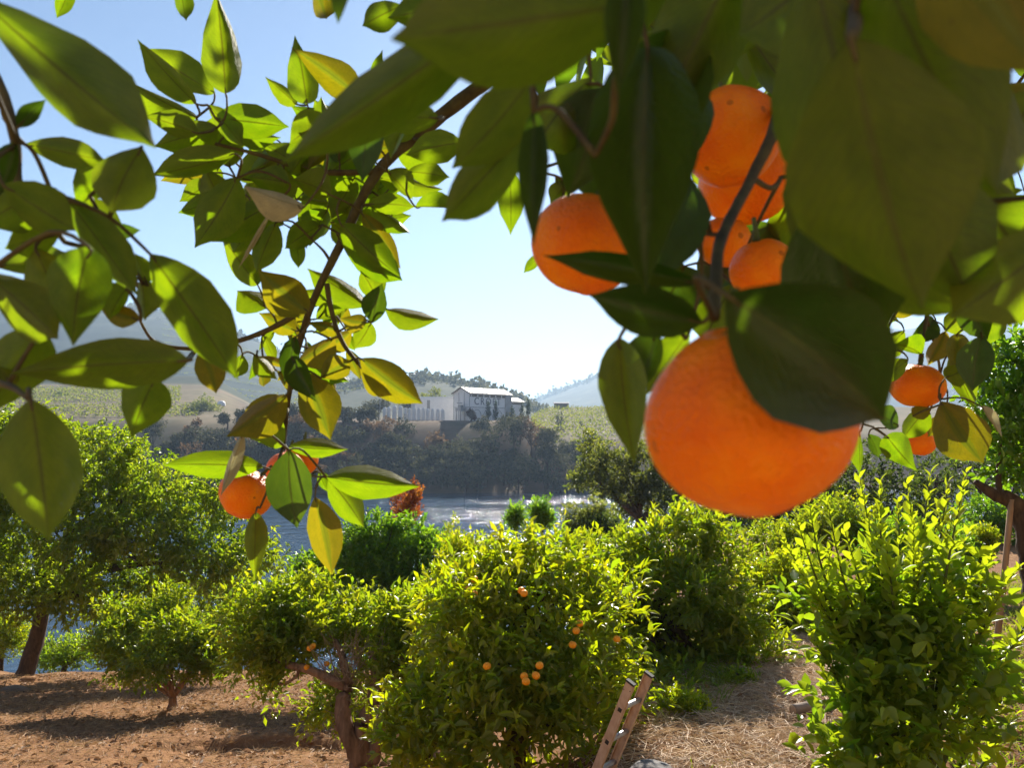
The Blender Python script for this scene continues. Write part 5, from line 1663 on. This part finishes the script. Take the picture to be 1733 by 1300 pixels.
C_LIMBS = [([Vector((.9, 1.3, .78)), at(1640, 250, 1.2), at(1590, 420, 1.12), at(1568, 540, 1.08), at(1556, 612, 1.06)], [.008, .005, .004, .003, .0022]),
           ([at(1590, 420, 1.12), at(1640, 500, 1.05), at(1660, 560, 1.0)], [.003, .002, .0014]),
           ([at(1568, 540, 1.08), at(1590, 640, 1.3), at(1562, 722, 1.85)], [.0022, .002, .0018]),
           ([at(1590, 640, 1.06), at(1592, 676, 1.02)], [.0016, .0012]),
           ([at(1590, 430, 1.12), at(1510, 540, 1.05), at(1480, 640, .98), at(1458, 728, .95)], [.0022, .0018, .0014, .001])]
make_branch(C_LIMBS, C_LEAVES, 604, 'hanging spray of leaves with two small oranges right of the big one')

# the crown overhead, a dim mass between the near leaves, extended out of view to shade them
rr_ = np.random.default_rng(700)
poly = [(330, -900), (380, -70), (680, -60), (700, 30), (770, 95), (870, 130), (960, 150), (1100, 200), (1112, 430), (1440, 505), (1650, 470), (1680, 300), (1733, 230), (1760, 420), (2500, 560), (2500, -900)]


def inside(x, y):
    c = False
    j = len(poly) - 1
    for i in range(len(poly)):
        (xi, yi), (xj, yj) = poly[i], poly[j]
        if (yi > y) != (yj > y) and x < (xj - xi) * (y - yi) / (yj - yi) + xi: c = not c
        j = i
    return c


B_, D_ = [], []
while len(B_) < 1880:
    d_ = rr_.uniform(.62, 2.3)
    px, py = (rr_.uniform(740, 2300), rr_.uniform(-820, 520)) if len(B_) < 1300 else ((rr_.uniform(340, 1500), rr_.uniform(-420, 60)) if len(B_) < 1800 else (rr_.uniform(690, 1350), rr_.uniform(-200, 150)))  # later leaves packed toward the sun, mostly out of view, added as shade casters
    ln = 95 / d_
    if not (inside(px, py) and inside(px - ln * .6, py + ln * .6) and inside(px - ln * .6, py) and inside(px, py + ln)): continue
    if 1140 < px < 1340 and 130 < py < 470 and d_ < 1.0: continue
    B_.append(list(at(px, py, d_)))
B_ = np.array(B_)
n = len(B_)
Dn = unit(rr_.normal(size=(n, 3)) * .8 + np.array([-.1, -.15, -.45]))
Nn = unit(rr_.normal(size=(n, 3)) * .6 + np.array([0, 0, 1]))
LL = rr_.uniform(.06, .11, n)
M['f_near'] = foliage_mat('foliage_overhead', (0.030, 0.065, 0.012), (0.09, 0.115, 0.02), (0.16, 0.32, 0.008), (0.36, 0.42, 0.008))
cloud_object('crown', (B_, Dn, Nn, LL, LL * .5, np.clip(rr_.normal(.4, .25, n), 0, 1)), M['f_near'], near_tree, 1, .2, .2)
mb = MB()
for i in range(0, n, 6):
    p = Vector(B_[i]); q = p + Vector((.25 * rr_.normal() + .1, .25 * rr_.normal() + .1, .25 + .1 * rr_.random()))
    mb.tube([p, p.lerp(q, .5) + Vector(rr_.normal(size=3)) * .02, q], [.0015, .002, .0035], 5)
tag(mb.build('twigs', M['twig'], near_tree), kind='stuff')


# ------------------------------------------------------------------ fruit
def fruit_mesh(r, seed, lob=.02, neck=.0):
    r_ = np.random.default_rng(seed)
    nu, nv = 40, 26
    vs = []
    ph = r_.uniform(0, 6)
    for j in range(nv + 1):
        t = math.pi * j / nv
        for i in range(nu):
            a_ = 2 * math.pi * i / nu
            q = 1 + lob * math.cos(5 * a_ + ph) * math.sin(t) + .015 * math.cos(2 * a_ + ph) - .10 * math.exp(-(t / .22) ** 2) - .05 * math.exp(-((math.pi - t) / .2) ** 2)
            q += neck * math.exp(-((t - .3) / .35) ** 2)
            vs.append((r * q * math.sin(t) * math.cos(a_), r * q * math.sin(t) * math.sin(a_), r * .93 * q * math.cos(t)))
    fs = []
    for j in range(nv):
        for i in range(nu):
            fs.append((j * nu + i, (j + 1) * nu + i, (j + 1) * nu + (i + 1) % nu, j * nu + (i + 1) % nu))
    me_ = bpy.data.meshes.new('peel')
    me_.from_pydata(vs, [], fs)
    for p in me_.polygons: p.use_smooth = True
    me_.materials.append(M['orange'])
    return me_


def orange(px, py, d_, rpx, label, seed, tilt=(0, 0, 0), sc=(1, 1, 1), group='ripe oranges on the near tree', neck=0):
    c = at(px, py, d_)
    r = rpx * d_ / F
    root = empty('orange', c, label, 'orange', group)
    root.rotation_euler = tilt
    me_ = fruit_mesh(r, seed, neck=neck)
    o = bpy.data.objects.new('peel', me_); COL.objects.link(o); o.parent = root; o.scale = sc
    mb_ = MB()
    top = r * .84 * sc[2]
    vs, fs = [(0, 0, top + .003)], []
    for k in range(10):
        a_ = 2 * math.pi * k / 10
        q = r * (.20 if k % 2 else .11)
        vs.append((q * math.cos(a_), q * math.sin(a_), top + (.0015 if k % 2 else .003)))
    for k in range(10): fs.append((0, 1 + k, 1 + (k + 1) % 10))
    mb_.add(vs, fs)
    mb_.tube([(0, 0, top), (0.002, 0, top + .008), (0.004, 0.002, top + .018)], [.0028, .002, .0016], 6)
    cx = mb_.build('calyx', M['green_twig'])
    cx.parent = root
    return root


orange(1266, 712, .285, 172, 'largest orange, hanging close to the viewer and half behind a dark leaf', 901, (math.radians(8), math.radians(-14), .3), (1.02, 1, .98), neck=.06)
orange(992, 414, .50, 92, 'blurred orange crossed by a narrow grey green leaf', 902, (.2, .1, 1))
orange(1236, 232, .56, 88, 'uppermost orange of the shaded cluster above the largest one', 903, (.1, .2, 2))
orange(1262, 308, .69, 78, 'orange overlapping the uppermost one behind the dark twig', 904, (-.2, .1, .5))
orange(1226, 410, .64, 46, 'small shaded orange below the fork of the dark twig', 905, (.3, .1, .1))
orange(1292, 456, .55, 56, 'orange peeping out just above the big dark leaf', 906, (.1, -.3, .1))
orange(417, 836, .95, 45, 'round spotted orange at the end of the sunlit hanging branch', 907, (math.radians(10), math.radians(35), .4), (1.02, 1.02, .98))
orange(484, 796, 1.02, 33, 'orange half hidden behind a folded dark leaf on the sunlit branch', 908, (.1, .1, .3))
orange(508, 778, 1.06, 30, 'orange showing only its top behind the folded dark leaf', 909, (.1, .1, .9))
orange(1553, 653, 1.06, 43, 'small clear orange hanging right of the largest orange', 910, (.1, .1, .3), (1.02, 1.02, .92))
orange(1557, 748, 1.85, 25, 'little orange hanging lowest in the spray right of the largest orange', 911, (.1, .1, .3))

M['orange_small'] = simple_mat('orange_peel_small', (0.86, 0.27, 0.01), (0.95, 0.40, 0.02), 40, .45, .1, .001)
small = fruit_mesh(.030, 950)
small.materials.clear()
small.materials.append(M['orange_small'])
OG = 'small oranges on the orchard trees'
for i, (px, py, d_, lab) in enumerate([
        (789, 998, 6.25, 'small orange at the upper left of the yellow green tree'), (803, 1006, 6.25, 'small orange just below and right of the upper left one'),
        (803, 981, 6.3, 'topmost tiny orange at the upper left of the yellow green tree'),
        (882, 1000, 6.0, 'reddish orange high in the middle of the yellow green tree'), (887, 1005, 5.95, 'reddish orange touching its neighbour high in the yellow green tree'),
        (981, 1056, 5.95, 'dull orange at the right shoulder of the yellow green tree'), (975, 1068, 5.9, 'orange just under the dull one at the right shoulder'),
        (969, 1092, 5.85, 'lowest of three oranges at the right shoulder of the yellow green tree'), (1044, 1082, 6.05, 'bright orange at the right end of the yellow green tree'),
        (824, 1128, 5.6, 'single orange low in the left half of the yellow green tree'), (913, 1127, 5.55, 'upper right orange of the low central group of four'),
        (887, 1145, 5.55, 'upper left orange of the low central group of four'), (907, 1144, 5.5, 'right orange of the low central group of four'),
        (890, 1154, 5.45, 'lowest orange of the low central group of four')]):
    o = bpy.data.objects.new('orange', small); COL.objects.link(o)
    o.location = at(px, py, d_ + .17); o.rotation_euler = (random.uniform(-.4, .4), random.uniform(-.4, .4), random.uniform(0, 6))
    tag(o, lab, 'orange', OG)
for i, (px, py, d_, lab) in enumerate([
        (524, 1098, 7.7, 'orange hanging over the bare limb of the old tree'), (530, 1094, 7.75, 'orange right beside the one over the bare limb'), (519, 1130, 7.8, 'orange resting against the bare crooked limb'),
        (553, 1124, 7.75, 'pale orange among the dead twigs of the old tree'), (644, 1122, 7.75, 'red orange near the split trunk of the old tree')]):
    o = bpy.data.objects.new('orange', small); COL.objects.link(o)
    o.location = at(px, py, d_ + .17); o.rotation_euler = (random.uniform(-.4, .4), random.uniform(-.4, .4), random.uniform(0, 6))
    tag(o, lab, 'orange', OG)

# ------------------------------------------------------------------ haze
m, nt, out = new_mat('haze')
pv = nt.nodes.new('ShaderNodeVolumePrincipled')
pv.inputs['Color'].default_value = (0.52, 0.72, 1.0, 1)
pv.inputs['Density'].default_value = 0.00027
pv.inputs['Anisotropy'].default_value = 0.3
nt.links.new(pv.outputs[0], out.inputs['Volume'])
HB = 6600
mb = MB().box((0, 0, (-19.8 + 420) / 2), (2 * HB, 2 * HB, 420 + 19.8))
haze = mb.build('haze', m)
tag(haze, 'thin pale haze over the valley', 'haze', kind='stuff')
